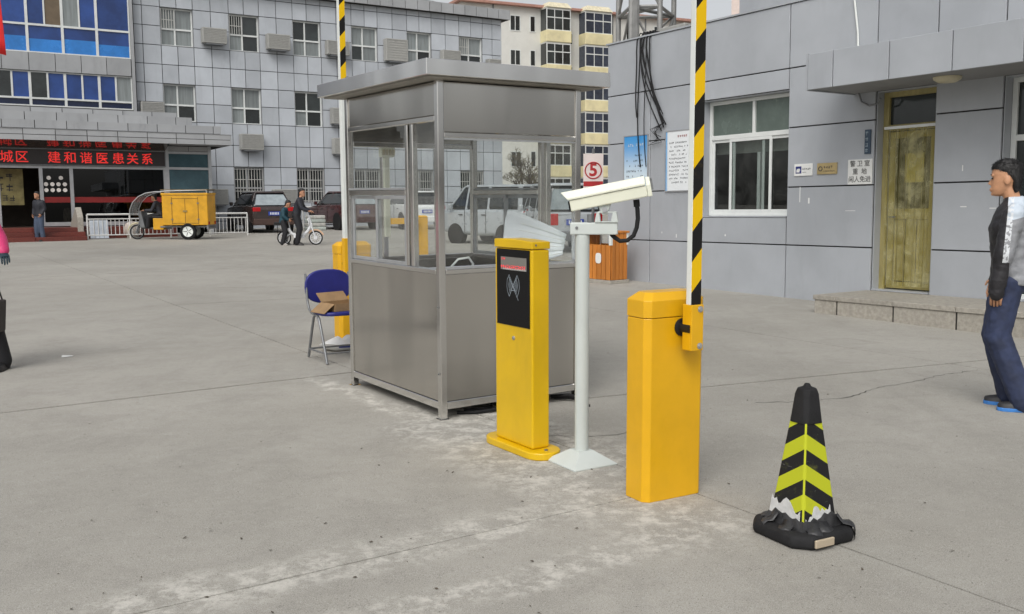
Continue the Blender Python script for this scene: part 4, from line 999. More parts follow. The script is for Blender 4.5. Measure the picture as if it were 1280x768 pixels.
# ------------------------------------------------------------------ camera on its pole
px_, py_ = .395, 5.39
cp = thing('camera_pole', 'pale grey metal post with pyramid foot and short top bracket', 'post', gmat(px_, py_, RZB + R_(-3)))
POLEM = mat('pale_grey_enamel', lin((196, 203, 200)), .42, var=.04)
q = MB(); sq = lambda h, z: [(-h, -h, z), (h, -h, z), (h, h, z), (-h, h, z)]
q.loft([sq(.148, .0), sq(.148, .008), sq(.052, .075), sq(.048, .077)]); q.build('foot', POLEM, cp, bevel=.003)
q = MB(); q.cyl((0, 0, .07), (0, 0, 1.315), .040, n=32); q.build('pole', POLEM, cp, smooth=40)
CA = R_(-8) - (RZB + R_(-3))
MA = Matrix.Rotation(CA, 4, 'Z')
q = MB(); q.obox(MA @ Matrix.Translation((.065, 0, 1.350)), .265, .075, .068); q.build('bracket_arm', POLEM, cp, bevel=.006)
q = MB(); q.cyl(MA @ Vector((-.03, -.038, 1.355)), MA @ Vector((-.03, -.043, 1.355)), .008, n=12); q.build('screw', GREYMET, cp)
q = MB(); q.cyl((.035, -.022, .335), (.041, -.026, .335), .008, n=12); q.build('cable_hole', BLACKP, cp)
cm = thing('security_camera', 'cream box security camera on the pale grey post, facing down the lane', 'camera', cp.matrix_world @ MA @ Matrix.Translation((.13, 0, 1.545)))
TL = Matrix.Rotation(R_(-11), 4, 'Y')     # front (-x) tipped down
def tl(o): o.matrix_local = TL; return o
q = MB(); q.prism([(-.055, -.062), (.055, -.062), (.058, .0), (-.058, .0)], 0, -.205, .225); tl(q.build('housing', CREAMP, cm, bevel=.006))
sec = [(-.066, .0015), (-.066, .012), (-.046, .052), (.046, .052), (.066, .012), (.066, .0015)]
q = MB(); q.loft([[(-.245 + (.035 if z < .01 else (.028 if z < .02 else 0)), y, z) for y, z in sec], [(.222, y, z) for y, z in sec]]); tl(q.build('sunshield', CREAMP, cm, bevel=.003))
q = MB(); q.box(-.214, -.206, -.05, .05, -.056, -.004); tl(q.build('front_window', BGLASS, cm))
q = MB(); q.prism([(-.058, -.064), (.058, -.064), (.06, .0), (.045, .045), (-.045, .045), (-.06, .0)], 0, .226, .25); tl(q.build('rear_cover', CREAMP, cm, bevel=.004))
q = MB(); q.box(.251, .262, -.045, -.02, -.03, .03); q.box(.251, .26, .02, .045, -.03, .03); q.cyl((.256, -.05, .032), (.256, .05, .032), .005, n=8); tl(q.build('latch', GREYMET, cm))
q = MB()
q.box(-.06, .07, -.045, .045, -.161, -.155)
for sy in (-1, 1):
    q.prism([(-.06, -.155), (-.028, -.155), (-.034, -.105), (-.05, -.105)], 1, sy*.04-.003, sy*.04+.003); q.prism([(.03, -.155), (.07, -.155), (.06, -.10), (.04, -.10)], 1, sy*.04-.003, sy*.04+.003)
    q.prism([(-.045, -.062), (.03, -.052), (.01, -.115), (-.02, -.118)], 1, sy*.032-.003, sy*.032+.003)
q.box(-.045, .06, -.04, .04, -.108, -.1)
q.build('mounting_bracket', POLEM, cm, bevel=.002, seg=1)
q = MB(); q.cyl((-.004, -.05, -.09), (-.004, .05, -.09), .014, n=14); q.build('pivot_bolt', ALU, cm, smooth=40)
q = MB(); q.cyl((-.085, -.02, -.16), (-.085, -.02, -.115), .018, n=14); q.build('junction', GREYMET, cm, smooth=40)
q = MB(); q.tube([(.17, 0, -.05), (.175, 0, -.09), (.178, 0, -.14), (.172, 0, -.19), (.155, 0, -.235), (.12, 0, -.262), (.08, 0, -.265), (.05, 0, -.245), (.03, 0, -.225)], .0125, 10); q.cyl((.168, 0, -.035), (.172, 0, -.075), .018, n=14); q.build('cable', RUBBER, cm, smooth=50)

# ------------------------------------------------------------------ traffic cone
cx_, cy_ = 1.315, 4.21
cn = thing('traffic_cone', 'battered square cone with lime and black chevrons and taped rubber base', 'cone', gmat(cx_, cy_, R_(-17)))
LIME = lin((184, 190, 42)); CST = stripe_mat('lime_black_chevrons', .131, .85, LIME, (.016, .016, .017), True)
def dia(h, z, ch=.12):
    k = h*ch; return [(k, -h+k, z), (h-k, -k, z), (h-k, k, z), (k, h-k, z), (-k, h-k, z), (-h+k, k, z), (-h+k, -k, z), (-k, -h+k, z)]
q = MB(); q.loft([dia(.150, .085, .06), dia(.112, .30, .06), dia(.072, .532, .06)]); q.build('sleeve', CST, cn, bevel=.003)
q = MB(); q.loft([dia(.165, .03, .1), dia(.150, .0848, .08)]); q.build('cone_body', RUBBER, cn)
q = MB(); q.loft([dia(.080, .524, .14), dia(.077, .545, .15), dia(.064, .650, .2), dia(.056, .676, .26), dia(.024, .686, .3), dia(.018, .698, .3), dia(.01, .700, .3)]); q.build('top_cap', RUBBER, cn, smooth=40, bevel=.004)
bs = []
def rsq(h, z, ch):
    k = h*ch; pts = []
    for sx, sy in ((1, 0), (0, 1), (-1, 0), (0, -1)): pts += [(sx*(h-k) - sy*k if 0 else (sx*(h-k) + (k if sx == 0 else 0)*(-1 if sy > 0 else 1)*(-1) ), 0, z)]
    return pts
def base_ring(h, z, ch=.30):
    k = h*ch; return [(k*.6, -h+k*.6, z), (h-k*.6, -k*.6, z), (h-k*.6, k*.6, z), (k*.6, h-k*.6, z), (-k*.6, h-k*.6, z), (-h+k*.6, k*.6, z), (-h+k*.6, -k*.6, z), (-k*.6, -h+k*.6, z)]
q = MB(); q.loft([base_ring(.245, .0), base_ring(.262, .012), base_ring(.266, .035), base_ring(.255, .058), base_ring(.225, .066), base_ring(.16, .062)]); q.build('rubber_base', RUBBER, cn, bevel=.008, smooth=40)
TAPE = mat('black_tape', (.035, .035, .037), .42, var=.35, scale=18, bump=.3, bscale=50); BEIGE = mat('beige_tape', lin((176, 162, 140)), .5, var=.1)
rr = random.Random(5)
for k in range(9):
    a = k*math.pi*2/9 + rr.uniform(-.2, .2); e = Matrix.Rotation(a, 4, 'Z')
    n_ = 7; wv = rr.uniform(.025, .04); rings = []
    rad = .20/(max(abs(math.cos(a)+math.sin(a)), abs(math.cos(a)-math.sin(a))))*1.12
    prof = [(rad*.68, .095+rr.uniform(-.01, .02)), (rad*.80, .074), (rad*.95, .072), (rad*1.03, .06), (rad*1.055, .035), (rad*1.03, .008)]
    vs_ = []; 
    for r0, z0 in prof: vs_ += [e @ Vector((r0, -wv, z0+rr.uniform(-.003, .003))), e @ Vector((r0+.004, 0, z0+.004)), e @ Vector((r0, wv, z0+rr.uniform(-.003, .003)))]
    q = MB(); q.add(vs_, [(j*3+i, j*3+i+1, (j+1)*3+i+1, (j+1)*3+i) for j in range(len(prof)-1) for i in range(2)]); o = q.build('tape_wrap', TAPE, cn, smooth=60); s_ = o.modifiers.new('s', 'SOLIDIFY'); s_.thickness = .002
o_ = MB(); o_.obox(Matrix.Translation((.092, -.186, .036)) @ Matrix.Rotation(R_(45), 4, 'Z'), .11, .012, .036); o_.build('beige_patch', BEIGE, cn, bevel=.004)
TORN = mat('torn_sleeve_backing', lin((200, 201, 200)), .6, var=.12, scale=30)
for k, (fx, s0, s1, zz) in enumerate(((-1, .10, .98, .185), (1, .08, .8, .165), (-1, .0, .1, .12))):
    pts = []; n_ = 12; rr2 = random.Random(30+k)
    low, top = [], []
    for i in range(n_+1):
        f = s0+(s1-s0)*i/n_
        def onf(z, f): h = .150+(z-.085)*(.118-.150)/(.30-.085)+.0035; return (fx*h*f, -h*(1-f), z)
        low.append(onf(.088+rr2.uniform(0, .012), f)); top.append(onf(zz - .05*math.sin(f*6+k)**2*rr2.uniform(.3, 1) - (.03 if f < .3 else 0), f))
    q = MB(); q.add(low+top, [(i, i+1, n_+2+i, n_+1+i) for i in range(n_)]); o = q.build('torn_patch', TORN if k < 2 else mat('torn_lime', LIME, .5), cn); s_ = o.modifiers.new('s', 'SOLIDIFY'); s_.thickness = .002
for k, fx in enumerate((-1, 1)):
    rr2 = random.Random(50+k); n_ = 10; low, top = [], []
    for i in range(n_+1):
        f = i/n_
        h = .160; low.append((fx*h*f*1.06, -h*(1-f)*1.06, .062)); h = .152; top.append((fx*h*f, -h*(1-f), .098+rr2.uniform(0, .022)+(.012 if .5 < f < .9 else 0)))
    q = MB(); q.add(low+top, [(i, i+1, n_+2+i, n_+1+i) for i in range(n_)]); o = q.build('tape_skirt', TAPE, cn); s_ = o.modifiers.new('s', 'SOLIDIFY'); s_.thickness = .002

# ------------------------------------------------------------------ blue chair by the booth
chm = gmat(-1.93, 8.96, RZB + R_(-2))
ch = thing('folding_chair', 'blue padded metal chair beside the booth', 'chair', chm)
BLUEV = mat('blue_vinyl', lin((38, 42, 118)), .42, var=.12, scale=8, bump=.08, bscale=160); TUBE = mat('grey_tube', lin((128, 130, 132)), .35, metal=.5, var=.1)
SWd = .43
for x in (.0, SWd):
    q = MB(); q.tube([(x, .02, .012), (x, -.10, .30), (x, -.15, .405), (x, -.19, .432), (x, -.25, .432), (x, -.29, .40), (x, -.35, .28), (x, -.47, .012)], .0125, 10); q.build('leg_frame', TUBE, ch, smooth=50)
    q = MB(); q.tube([(x, .0, .09), (x, -.43, .10)], .009, 8); q.build('side_stretcher', TUBE, ch, smooth=50)
    q = MB(); q.tube([(x, -.20, .435), (x, -.10, .44), (x, -.03, .47), (x, .01, .54), (x, .03, .68), (x, .05, .80)], .0115, 10); q.build('back_upright', TUBE, ch, smooth=50)
q = MB(); q.tube([(0, -.43, .10), (SWd, -.43, .10)], .009, 8); q.tube([(0, 0, .09), (SWd, 0, .09)], .009, 8); q.build('cross_stretcher', TUBE, ch, smooth=50)
def rounded_slab(w0, w1, y0, y1, th, n=16, pw=3.2):
    pts = []
    for i in range(n*2):
        a = 2*math.pi*i/(n*2); ca, sa = math.cos(a), math.sin(a)
        pts.append((w0+(w1-w0)/2*(1+math.copysign(abs(ca)**(2/pw), ca)), y0+(y1-y0)/2*(1+math.copysign(abs(sa)**(2/pw), sa))))
    return pts
q = MB(); q.prism(rounded_slab(-.005, SWd+.005, -.44, -.04, 0), 2, .437, .472); q.build('seat', BLUEV, ch, bevel=.012, seg=3, smooth=50)
pl = rounded_slab(-.015, SWd+.015, .51, .835, 0, pw=2.6)
pl = [(x, z if z < .70 else z) for x, z in pl]
q = MB(); q.prism(pl, 1, .018, .05); q.build('backrest', BLUEV, ch, bevel=.012, seg=3, smooth=50)
# opened carton on the seat
CARD = mat('cardboard', lin((150, 122, 88)), .8, var=.12, scale=12)
bx = thing('cardboard_box', 'crumpled open cardboard box lying on the blue chair', 'box', chm @ Matrix.Translation((.25, -.24, .4735)) @ Matrix.Rotation(R_(12), 4, 'Z'))
q = MB(); q.box(-.16, .16, -.12, .12, 0, .006); q.box(-.16, -.155, -.12, .12, .006, .07); q.box(.155, .16, -.12, .12, .006, .07); q.box(-.155, .155, -.12, -.115, .006, .07); q.box(-.155, .155, .115, .12, .006, .07); q.build('tray', CARD, bx)
for k, (p, e) in enumerate((((0, .12, .07), (40, 0, 0)), ((-.16, 0, .07), (0, -35, 0)), ((.16, .0, .07), (0, -50, 0)))):
    q = MB(); M_ = Matrix.Translation(p) @ Euler([R_(v) for v in e]).to_matrix().to_4x4()
    q.obox(M_ @ (Matrix.Translation((0, .06, 0)) if k == 0 else Matrix.Translation(((-.07 if k == 1 else .07), 0, 0))), .3 if k == 0 else .14, .12 if k == 0 else .23, .005); q.build('flap', CARD, bx)
bg_ = thing('plastic_bag', 'white plastic bag on the concrete under the blue chair', 'bag', gmat(*ground_at(429, 438).xy, .3))
q = MB(); rr = random.Random(9); rings = []
for j in range(8):
    f = j/7; rad = .17*math.sin(math.pi*(.12+.8*f))**.7; ring = []
    for i in range(18):
        a = 2*math.pi*i/18; k = 1+.22*mnoise.noise(Vector((math.cos(a)*2, math.sin(a)*2, f*4))); ring.append((rad*k*1.3*math.cos(a), rad*k*.8*math.sin(a), .004+.11*f*(1+.35*math.sin(a*2))))
    rings.append(ring)
q.loft(rings); q.build('bag_body', mat('white_film', lin((222, 222, 220)), .35, var=.06), bg_, smooth=45)
q = MB(); q.box(-.06, .05, -.16, -.155, .05, .075); q.build('print', mat('blue_print', lin((60, 70, 130)), .5), bg_)
pp = MB(); pp.add([(-.05, -.03, .004), (.05, -.035, .008), (.055, .03, .003), (-.045, .035, .012)], [(0, 1, 2, 3)]); o = pp.build('paper_scrap', PAPERW); o.matrix_world = gmat(*ground_at(84, 446).xy, .4); tag(o, 'tiny white paper scrap lying on the concrete', 'litter')
s_ = o.modifiers.new('s', 'SOLIDIFY'); s_.thickness = .002

# ------------------------------------------------------------------ wooden litter bin
tb0 = ground_at(763, 355.5)
tb = thing('litter_bin', 'orange wooden slatted litter bin against the grey wall', 'bin', gmat(tb0.x, tb0.y, RZB + R_(4)))
WOOD = mat('orange_stained_wood', lin((196, 122, 48)), .5, var=.2, scale=6, stretch=(1, 1, .12), rnd=.12)
q = MB(); q.box(-.03, .42, -.03, .70, 0, .06); q.build('plinth', STONE, tb, bevel=.006)
q = MB(); q.box(.012, .378, .012, .658, .061, .60); q.build('liner', DARK, tb)
for i in range(6):
    y = .0+.112*i; q = MB(); q.box(-.012, .011, y+.007, y+.103, .065, .66); q.build('slat', WOOD, tb, bevel=.003, seg=1); q = MB(); q.box(.379, .402, y+.007, y+.103, .065, .66); q.build('slat', WOOD, tb, bevel=.003, seg=1)
for i in range(4):
    x = .012+.0915*i; q = MB(); q.box(x+.006, x+.0845, -.012, .011, .065, .86); q.build('slat', WOOD, tb, bevel=.003, seg=1); q = MB(); q.box(x+.006, x+.0845, .659, .682, .065, .86); q.build('slat', WOOD, tb, bevel=.003, seg=1)
for x, y in ((-.012, -.013), (-.012, .64), (.36, -.013), (.36, .64)): q = MB(); q.box(x, x+.045, y-.001, y+.045, .66, .86); q.build('corner_post', WHITEP, tb)
q = MB(); q.box(-.03, .42, -.03, .70, .862, .895); q.build('top_board', WOOD, tb, bevel=.004, seg=1)
q = MB(); q.prism(rounded_slab(.22, .36, .34, .52, 0), 0, -.017, -.0125); q.build('plate', PAPERW, tb)

# ------------------------------------------------------------------ number sign behind the booth
s5 = ground_at(741, 321)
sg = thing('number_sign', 'white board with a red ringed number five on a post', 'sign', gmat(s5.x, s5.y, R_(-4)))
q = MB(); q.cyl((0, .03, 0), (0, .03, 2.6), .035, n=12); q.build('post', GREYMET, sg, smooth=40)
q = MB(); q.box(-.24, .24, -.012, .0, 1.45, 2.48); q.build('board', mat('pinkish_white_board', lin((222, 210, 206)), .5, var=.04), sg)
RED5 = mat('dark_red_print', lin((168, 34, 38)), .5)
q = MB(); q.torus((0, -.014, 2.08), (0, 1, 0), .195, .016, 40, 6); q.build('ring', RED5, sg, smooth=60)
inst('numeral', text_mesh('5', .42, RED5, .001, .012), sg, Matrix.Translation((0, -.0145, 2.08)))
q = MB(); q.box(-.235, .235, -.0145, -.0125, 1.70, 1.82); q.build('red_strip', RED5, sg)

# ------------------------------------------------------------------ parked vehicles
TYRE = mat('tyre_rubber', (.014, .014, .015), .8, var=.2, spec=.2); RIM = mat('alloy_rim', lin((176, 178, 182)), .35, metal=.7, var=.1)
TAIL = mat('red_tail_lamp', lin((176, 18, 22)), .2, var=.1, coat=.5); PLATE = mat('blue_plate', lin((34, 66, 160)), .4); DGLASS = mat('tinted_car_glass', (.02, .024, .026), .05, coat=.4, var=.3)
LGLASS = mat('pale_reflecting_glass', lin((150, 160, 164)), .08, var=.15, coat=.4)
def wheel(par, c, r, wdt, side, m_rim=RIM):
    q = MB(); prof = [(r*.62, -wdt/2), (r*.94, -wdt/2), (r, -wdt*.36), (r, wdt*.36), (r*.94, wdt/2), (r*.62, wdt/2)]
    q.lathe(prof + [prof[0]], 26, caps=False); o = q.build('wheel', TYRE, par, smooth=40); o.matrix_local = Matrix.Translation(c) @ Matrix.Rotation(R_(90), 4, 'X')
    q = MB(); q.lathe([(.02, wdt*.28), (r*.2, wdt*.34), (r*.6, wdt*.40), (r*.64, wdt*.52), (r*.60, wdt*.5), (r*.55, wdt*.3), (.02, -wdt*.3)], 26); rm = q.build('rim', m_rim, o, smooth=30)
    q = MB()
    for k in range(5): a = k*2*math.pi/5; q.obox(Matrix.Rotation(a, 4, 'Z') @ Matrix.Translation((r*.36, 0, wdt*.40)), r*.5, r*.06, wdt*.05)
    sg_ = q.build('spoke_gap', BLACKP, o)
    if side < 0: rm.matrix_local = Matrix.Rotation(math.pi, 4, 'X'); sg_.matrix_local = Matrix.Rotation(math.pi, 4, 'X')
def vehicle(name, label, cat, x, y, az, paint, spec, grp=None, rear_glass=None):
    # az: heading clockwise from +Y; local +x forward
    r_ = thing(name, label, cat, gmat(x, y, math.pi/2-az), grp); S = spec
    def sec(w, z0, z1, x_, t=.06): return [(x_, -w+.02, z0+t), (x_, -w, (z0+z1)/2), (x_, -w+.03, z1), (x_, w-.03, z1), (x_, w, (z0+z1)/2), (x_, w-.02, z0+t), (x_, w-.14, z0), (x_, -w+.14, z0)]
    q = MB(); q.loft([sec(w, z0, z1, x_) for x_, w, z0, z1 in S['low']]); q.build('body', paint, r_, bevel=S.get('rnd', .05), seg=4, smooth=60)
    gb, gt, zb, zt, wb, wt = S['gb'], S['gt'], S['zb'], S['zt'], S['wb'], S['wt']
    # greenhouse
    A = [(gb[0], -wb, zb), (gb[1], -wb, zb), (gb[1], wb, zb), (gb[0], wb, zb)]; T = [(gt[0], -wt, zt), (gt[1], -wt, zt), (gt[1], wt, zt), (gt[0], wt, zt)]
    q = MB(); q.loft([A, T]); q.build('cabin_glass', DGLASS, r_, bevel=S.get('rnd', .07), seg=4, smooth=60)
    q = MB(); q.loft([[(gt[0]-.06, -wt-.02, zt-.02), (gt[1]+.05, -wt-.02, zt-.02), (gt[1]+.05, wt+.02, zt-.02), (gt[0]-.06, wt+.02, zt-.02)], [(gt[0]-.02, -wt+.02, zt+.06), (gt[1]-.1, -wt+.02, zt+.06), (gt[1]-.1, wt-.02, zt+.06), (gt[0]-.02, wt-.02, zt+.06)]])
    q.build('roof', paint, r_, bevel=.05, seg=4, smooth=60)
    for fb, ft, th in S['pillars']:
        for s in (-1, 1):
            p0 = Vector((fb, s*(wb+.004), zb-.02)); p1 = Vector((ft, s*(wt+.004), zt)); q = MB(); h = th/2
            q.add([(p0.x-h, p0.y, p0.z), (p0.x+h, p0.y, p0.z), (p1.x+h, p1.y, p1.z), (p1.x-h, p1.y, p1.z), (p0.x-h, p0.y-s*.05, p0.z), (p0.x+h, p0.y-s*.05, p0.z), (p1.x+h, p1.y-s*.05, p1.z), (p1.x-h, p1.y-s*.05, p1.z)], [(0, 1, 2, 3), (4, 7, 6, 5), (0, 4, 5, 1), (1, 5, 6, 2), (2, 6, 7, 3), (3, 7, 4, 0)]); q.build('pillar', paint, r_, bevel=.01)
    xr = S['low'][0][0]
    # rear screen, lamps, plate, bumper
    f0, f1 = .12, .86; q = MB(); ins = .09
    def rp_(f, y_): return (gb[0]+(gt[0]-gb[0])*f-.014, y_*(wb+(wt-wb)*f-ins), zb+(zt-zb)*f)
    q.add([rp_(f0, -1), rp_(f0, 1), rp_(f1, 1), rp_(f1, -1)], [(0, 1, 2, 3)]); o = q.build('rear_window', rear_glass or LGLASS, r_); s_ = o.modifiers.new('s', 'SOLIDIFY'); s_.thickness = .01
    for s in (-1, 1): q = MB(); q.box(xr-.012, xr+S['lamp'][2], s*(S['low'][1][1]-.16)-.15, s*(S['low'][1][1]-.16)+.15, S['lamp'][0], S['lamp'][1]); q.build('tail_lamp', TAIL, r_, bevel=.02)
    q = MB(); q.box(xr-.03, xr-.012, -.23, .23, S['plate']-.075, S['plate']+.075); pl_ = q.build('number_plate', PLATE, r_)
    q = MB(); [q.box(xr-.034, xr-.0305, -.18+.062*k, -.145+.062*k, S['plate']-.045, S['plate']+.045) for k in range(6)]; q.build('plate_marks', PAPERW, pl_)
    q = MB(); q.box(xr-.06, xr+.25, -S['low'][1][1]+.02, S['low'][1][1]-.02, S['low'][0][2]-.14, S['low'][0][2]+.12); q.build('rear_bumper', S.get('bumper', paint), r_, bevel=.04, seg=3)
    for s in (-1, 1):
        for x_ in S['wx']:
            wheel(r_, (x_, s*(S['low'][3][1]-.10), S['wr']), S['wr'], .2, -s)
            q = MB(); q.cyl((x_, s*(S['low'][3][1]-.2), S['wr']), (x_, s*(S['low'][3][1]+.004), S['wr']), S['wr']*1.16, n=24); q.build('wheel_arch', BLACKP, r_)
        q = MB(); q.box(gb[1]-.35, gb[1]-.18, s*(wb+.1)-.06, s*(wb+.1)+.06, zb+.02, zb+.18); q.build('wing_mirror', paint, r_, bevel=.03)
        for x_ in S.get('handles', ()): q = MB(); q.box(x_-.08, x_+.08, s*(S['low'][3][1]+.004)-.012, s*(S['low'][3][1]+.004)+.012, zb-.16, zb-.13); q.build('door_handle', BLACKP, r_)
        for x_ in S.get('seams', ()): q = MB(); q.box(x_-.006, x_+.006, s*S['low'][3][1]-.006, s*S['low'][3][1]+.003, .35, zb); q.build('door_seam', BLACKP, r_)
    return r_
SUV = dict(rnd=.11, low=[(-2.2, .74, .46, .96), (-2.12, .84, .38, 1.06), (-1.5, .90, .30, 1.09), (0, .92, .26, 1.06), (1.2, .91, .28, 1.02), (1.95, .86, .34, .94), (2.22, .70, .45, .78)], gb=(-2.05, 1.15), gt=(-1.62, .35), zb=1.04, zt=1.60, wb=.82, wt=.60,
           pillars=((-1.75, -1.5, .28), (-.35, -.35, .07), (1.05, .32, .09)), lamp=(.86, 1.03, .28), plate=.78, wx=(-1.35, 1.38), wr=.35, handles=(-.9, .25), seams=(-.35, .75), bumper=mat('brown_bumper', lin((70, 52, 46)), .5))
SEDAN = dict(SUV, zt=1.42, zb=.96, gt=(-1.25, .3), lamp=(.78, .93, .25), bumper=None); SEDAN.pop('bumper')
VAN = dict(rnd=.12, low=[(-1.86, .68, .46, 1.0), (-1.82, .74, .36, 1.06), (-1.2, .77, .28, 1.07), (0, .78, .26, 1.06), (1.1, .78, .28, 1.04), (1.68, .74, .34, .98), (1.86, .62, .42, .8)], gb=(-1.80, 1.48), gt=(-1.68, .78), zb=1.04, zt=1.74, wb=.73, wt=.62,
           pillars=((-1.66, -1.6, .16), (-.35, -.35, .09), (.62, .55, .08), (1.40, .76, .08)), lamp=(.72, 1.02, .06), plate=.80, wx=(-1.05, 1.05), wr=.29, handles=(-.2, .8), seams=(-.3, .62), bumper=mat('grey_bumper', lin((92, 94, 96)), .6))
DKCAR = mat('dark_brown_paint', lin((58, 48, 46)), .25, var=.06, coat=.6); MAROON = mat('maroon_paint', lin((66, 26, 27)), .25, var=.06, coat=.6); WHCAR = mat('white_car_paint', lin((222, 224, 224)), .3, var=.03, coat=.5); SILV = mat('silver_paint', lin((182, 187, 191)), .3, metal=.25, var=.05, coat=.4)
def carpos(px, py, back): # ground point under the rear axle line, pushed forward
    g = ground_at(px, py); return g
az = R_(-30)
g = ground_at(343, 291.5); hx, hy = math.sin(az), math.cos(az)
vehicle('parked_car', 'dark brown parked car seen from behind beside the ramp railing', 'car', g.x+2.15*hx, g.y+2.15*hy, az, DKCAR, SUV, 'cars parked by the clinic')
g = ground_at(450, 288); vehicle('parked_car', 'maroon parked car half hidden behind the booth sliding window', 'car', g.x+2.0*hx, g.y+2.0*hy, R_(-34), MAROON, dict(SUV, bumper=MAROON), 'cars parked by the clinic')
g = ground_at(538, 287); vehicle('parked_car', 'white parked car seen from behind through the booth glass', 'car', g.x+2.0*hx, g.y+2.0*hy, R_(-24), WHCAR, dict(SUV, bumper=WHCAR), 'cars parked by the clinic', DGLASS)
vehicle('parked_van', 'silver van parked aslant behind the booth', 'van', -.45, 29.5, R_(-46), SILV, VAN, 'vans behind the booth', DGLASS)
vehicle('parked_van', 'silver van with blue number plate showing its rear beside the ringed five sign', 'van', 1.30, 26.3, R_(-10), SILV, VAN, 'vans behind the booth', LGLASS)

# ------------------------------------------------------------------ people
def remesh(mb, vox, it=6, mats=None, assign=None, name='figure'):
    me = bpy.data.meshes.new('tmp'); me.from_pydata(mb.v, [], mb.f); o = bpy.data.objects.new('tmp', me); COL.objects.link(o)
    bm = bmesh.new(); bm.from_mesh(me); bmesh.ops.recalc_face_normals(bm, faces=bm.faces); bm.to_mesh(me); bm.free()
    r = o.modifiers.new('r', 'REMESH'); r.mode = 'VOXEL'; r.voxel_size = vox
    if it: s = o.modifiers.new('s', 'SMOOTH'); s.iterations = it; s.factor = .5
    m2 = eval_mesh(o); bpy.data.objects.remove(o); bpy.data.meshes.remove(me)
    m2.name = name; m2.materials.clear()
    for m_ in mats: m2.materials.append(m_)
    m2.polygons.foreach_set('use_smooth', [True]*len(m2.polygons))
    if assign:
        for p in m2.polygons: p.material_index = assign(p.center)
    return m2
def limb(mb, pts, rad, n=12):
    pts = [Vector(p) for p in pts]; P, Rr = [], []
    d = (pts[0]-pts[1]).normalized(); P += [pts[0]+d*rad[0]*.8]; Rr += [rad[0]*.5]
    for i in range(len(pts)-1):
        for k in range(4): f = k/4; P.append(pts[i].lerp(pts[i+1], f)); Rr.append(rad[i]+(rad[i+1]-rad[i])*f)
    P.append(pts[-1]); Rr.append(rad[-1]); d = (pts[-1]-pts[-2]).normalized(); P.append(pts[-1]+d*rad[-1]*.8); Rr.append(rad[-1]*.5)
    mb.tube(P, Rr, n)
def torso(mb, rows, n=20, pw=2.4):
    rings = []
    for c, rx, ry in rows:
        ring = []
        for i in range(n):
            a = 2*math.pi*i/n; ca, sa = math.cos(a), math.sin(a)
            ring.append(Vector(c) + Vector((rx*math.copysign(abs(ca)**(2/pw), ca), ry*math.copysign(abs(sa)**(2/pw), sa), 0)))
        rings.append(ring)
    mb.loft(rings)
HEADR = [(-.012, -.062, -.02, .022), (.004, -.082, .0, .038), (.035, -.090, .045, .053), (.065, -.089, .075, .062), (.095, -.087, .09, .069), (.118, -.083, .095, .072), (.145, -.089, .098, .074), (.175, -.083, .094, .071), (.20, -.062, .078, .058), (.218, -.03, .045, .036), (.226, -.005, .02, .014)]
def head_mesh(mb, c, rot):
    rings = []
    for z, f, b, w in HEADR:
        ring = []
        for i in range(20):
            a = 2*math.pi*i/20; cy = (f+b)/2; hy = (b-f)/2
            ring.append(Vector(c) + rot @ Vector((w*math.copysign(abs(math.cos(a))**.85, math.cos(a)), cy+hy*math.copysign(abs(math.sin(a))**.9, math.sin(a)), z)))
        rings.append(ring)
    mb.loft(rings)
    tr = lambda v: Vector(c) + rot @ Vector(v)
    mb.add([tr(v) for v in ((0, -.086, .118), (-.012, -.09, .085), (.012, -.09, .085), (0, -.116, .076), (-.017, -.088, .066), (.017, -.088, .066), (-.012, -.07, .1), (.012, -.07, .1))], [(0, 1, 3), (0, 3, 2), (1, 4, 3), (3, 5, 2), (3, 4, 5), (4, 1, 6), (5, 7, 2), (4, 6, 7, 5), (0, 6, 1), (0, 2, 7), (0, 7, 6)])
    mb.ball(tr((0, -.090, .040)), .022, .010, .007, rot=rot, n=10, m=6); mb.ball(tr((0, -.089, .028)), .019, .010, .007, rot=rot, n=10, m=6); mb.ball(tr((0, -.076, .004)), .022, .016, .014, rot=rot, n=10, m=6)
    for s in (-1, 1): mb.ball(tr((s*.074, .012, .095)), .009, .022, .034, rot=rot, n=10, m=7); mb.ball(tr((s*.03, -.082, .135)), .02, .010, .007, rot=rot, n=8, m=6)
def hair_mesh(mb, c, rot):
    H = [(.0, .045, .072, .040), (.03, .04, .094, .060), (.06, .036, .102, .069), (.09, .033, .106, .073), (.115, .010, .108, .0765), (.135, -.022, .110, .079), (.15, -.045, .111, .079), (.168, -.072, .112, .080), (.185, -.088, .110, .080), (.21, -.082, .102, .074), (.234, -.056, .078, .056), (.249, -.015, .035, .022)]
    rings = []
    for z, f, b, w in H:
        cy = (f+b)/2; hy = (b-f)/2
        rings.append([Vector(c) + rot @ Vector((w*math.cos(2*math.pi*i/24)*(1+.05*mnoise.noise(Vector((i*1.7, z*40, 2)))), cy+hy*math.sin(2*math.pi*i/24)*(1+.05*mnoise.noise(Vector((i*1.3, z*50, 7)))), z+.006*mnoise.noise(Vector((i*2.1, z*30, 4))))) for i in range(24)])
    mb.loft(rings)
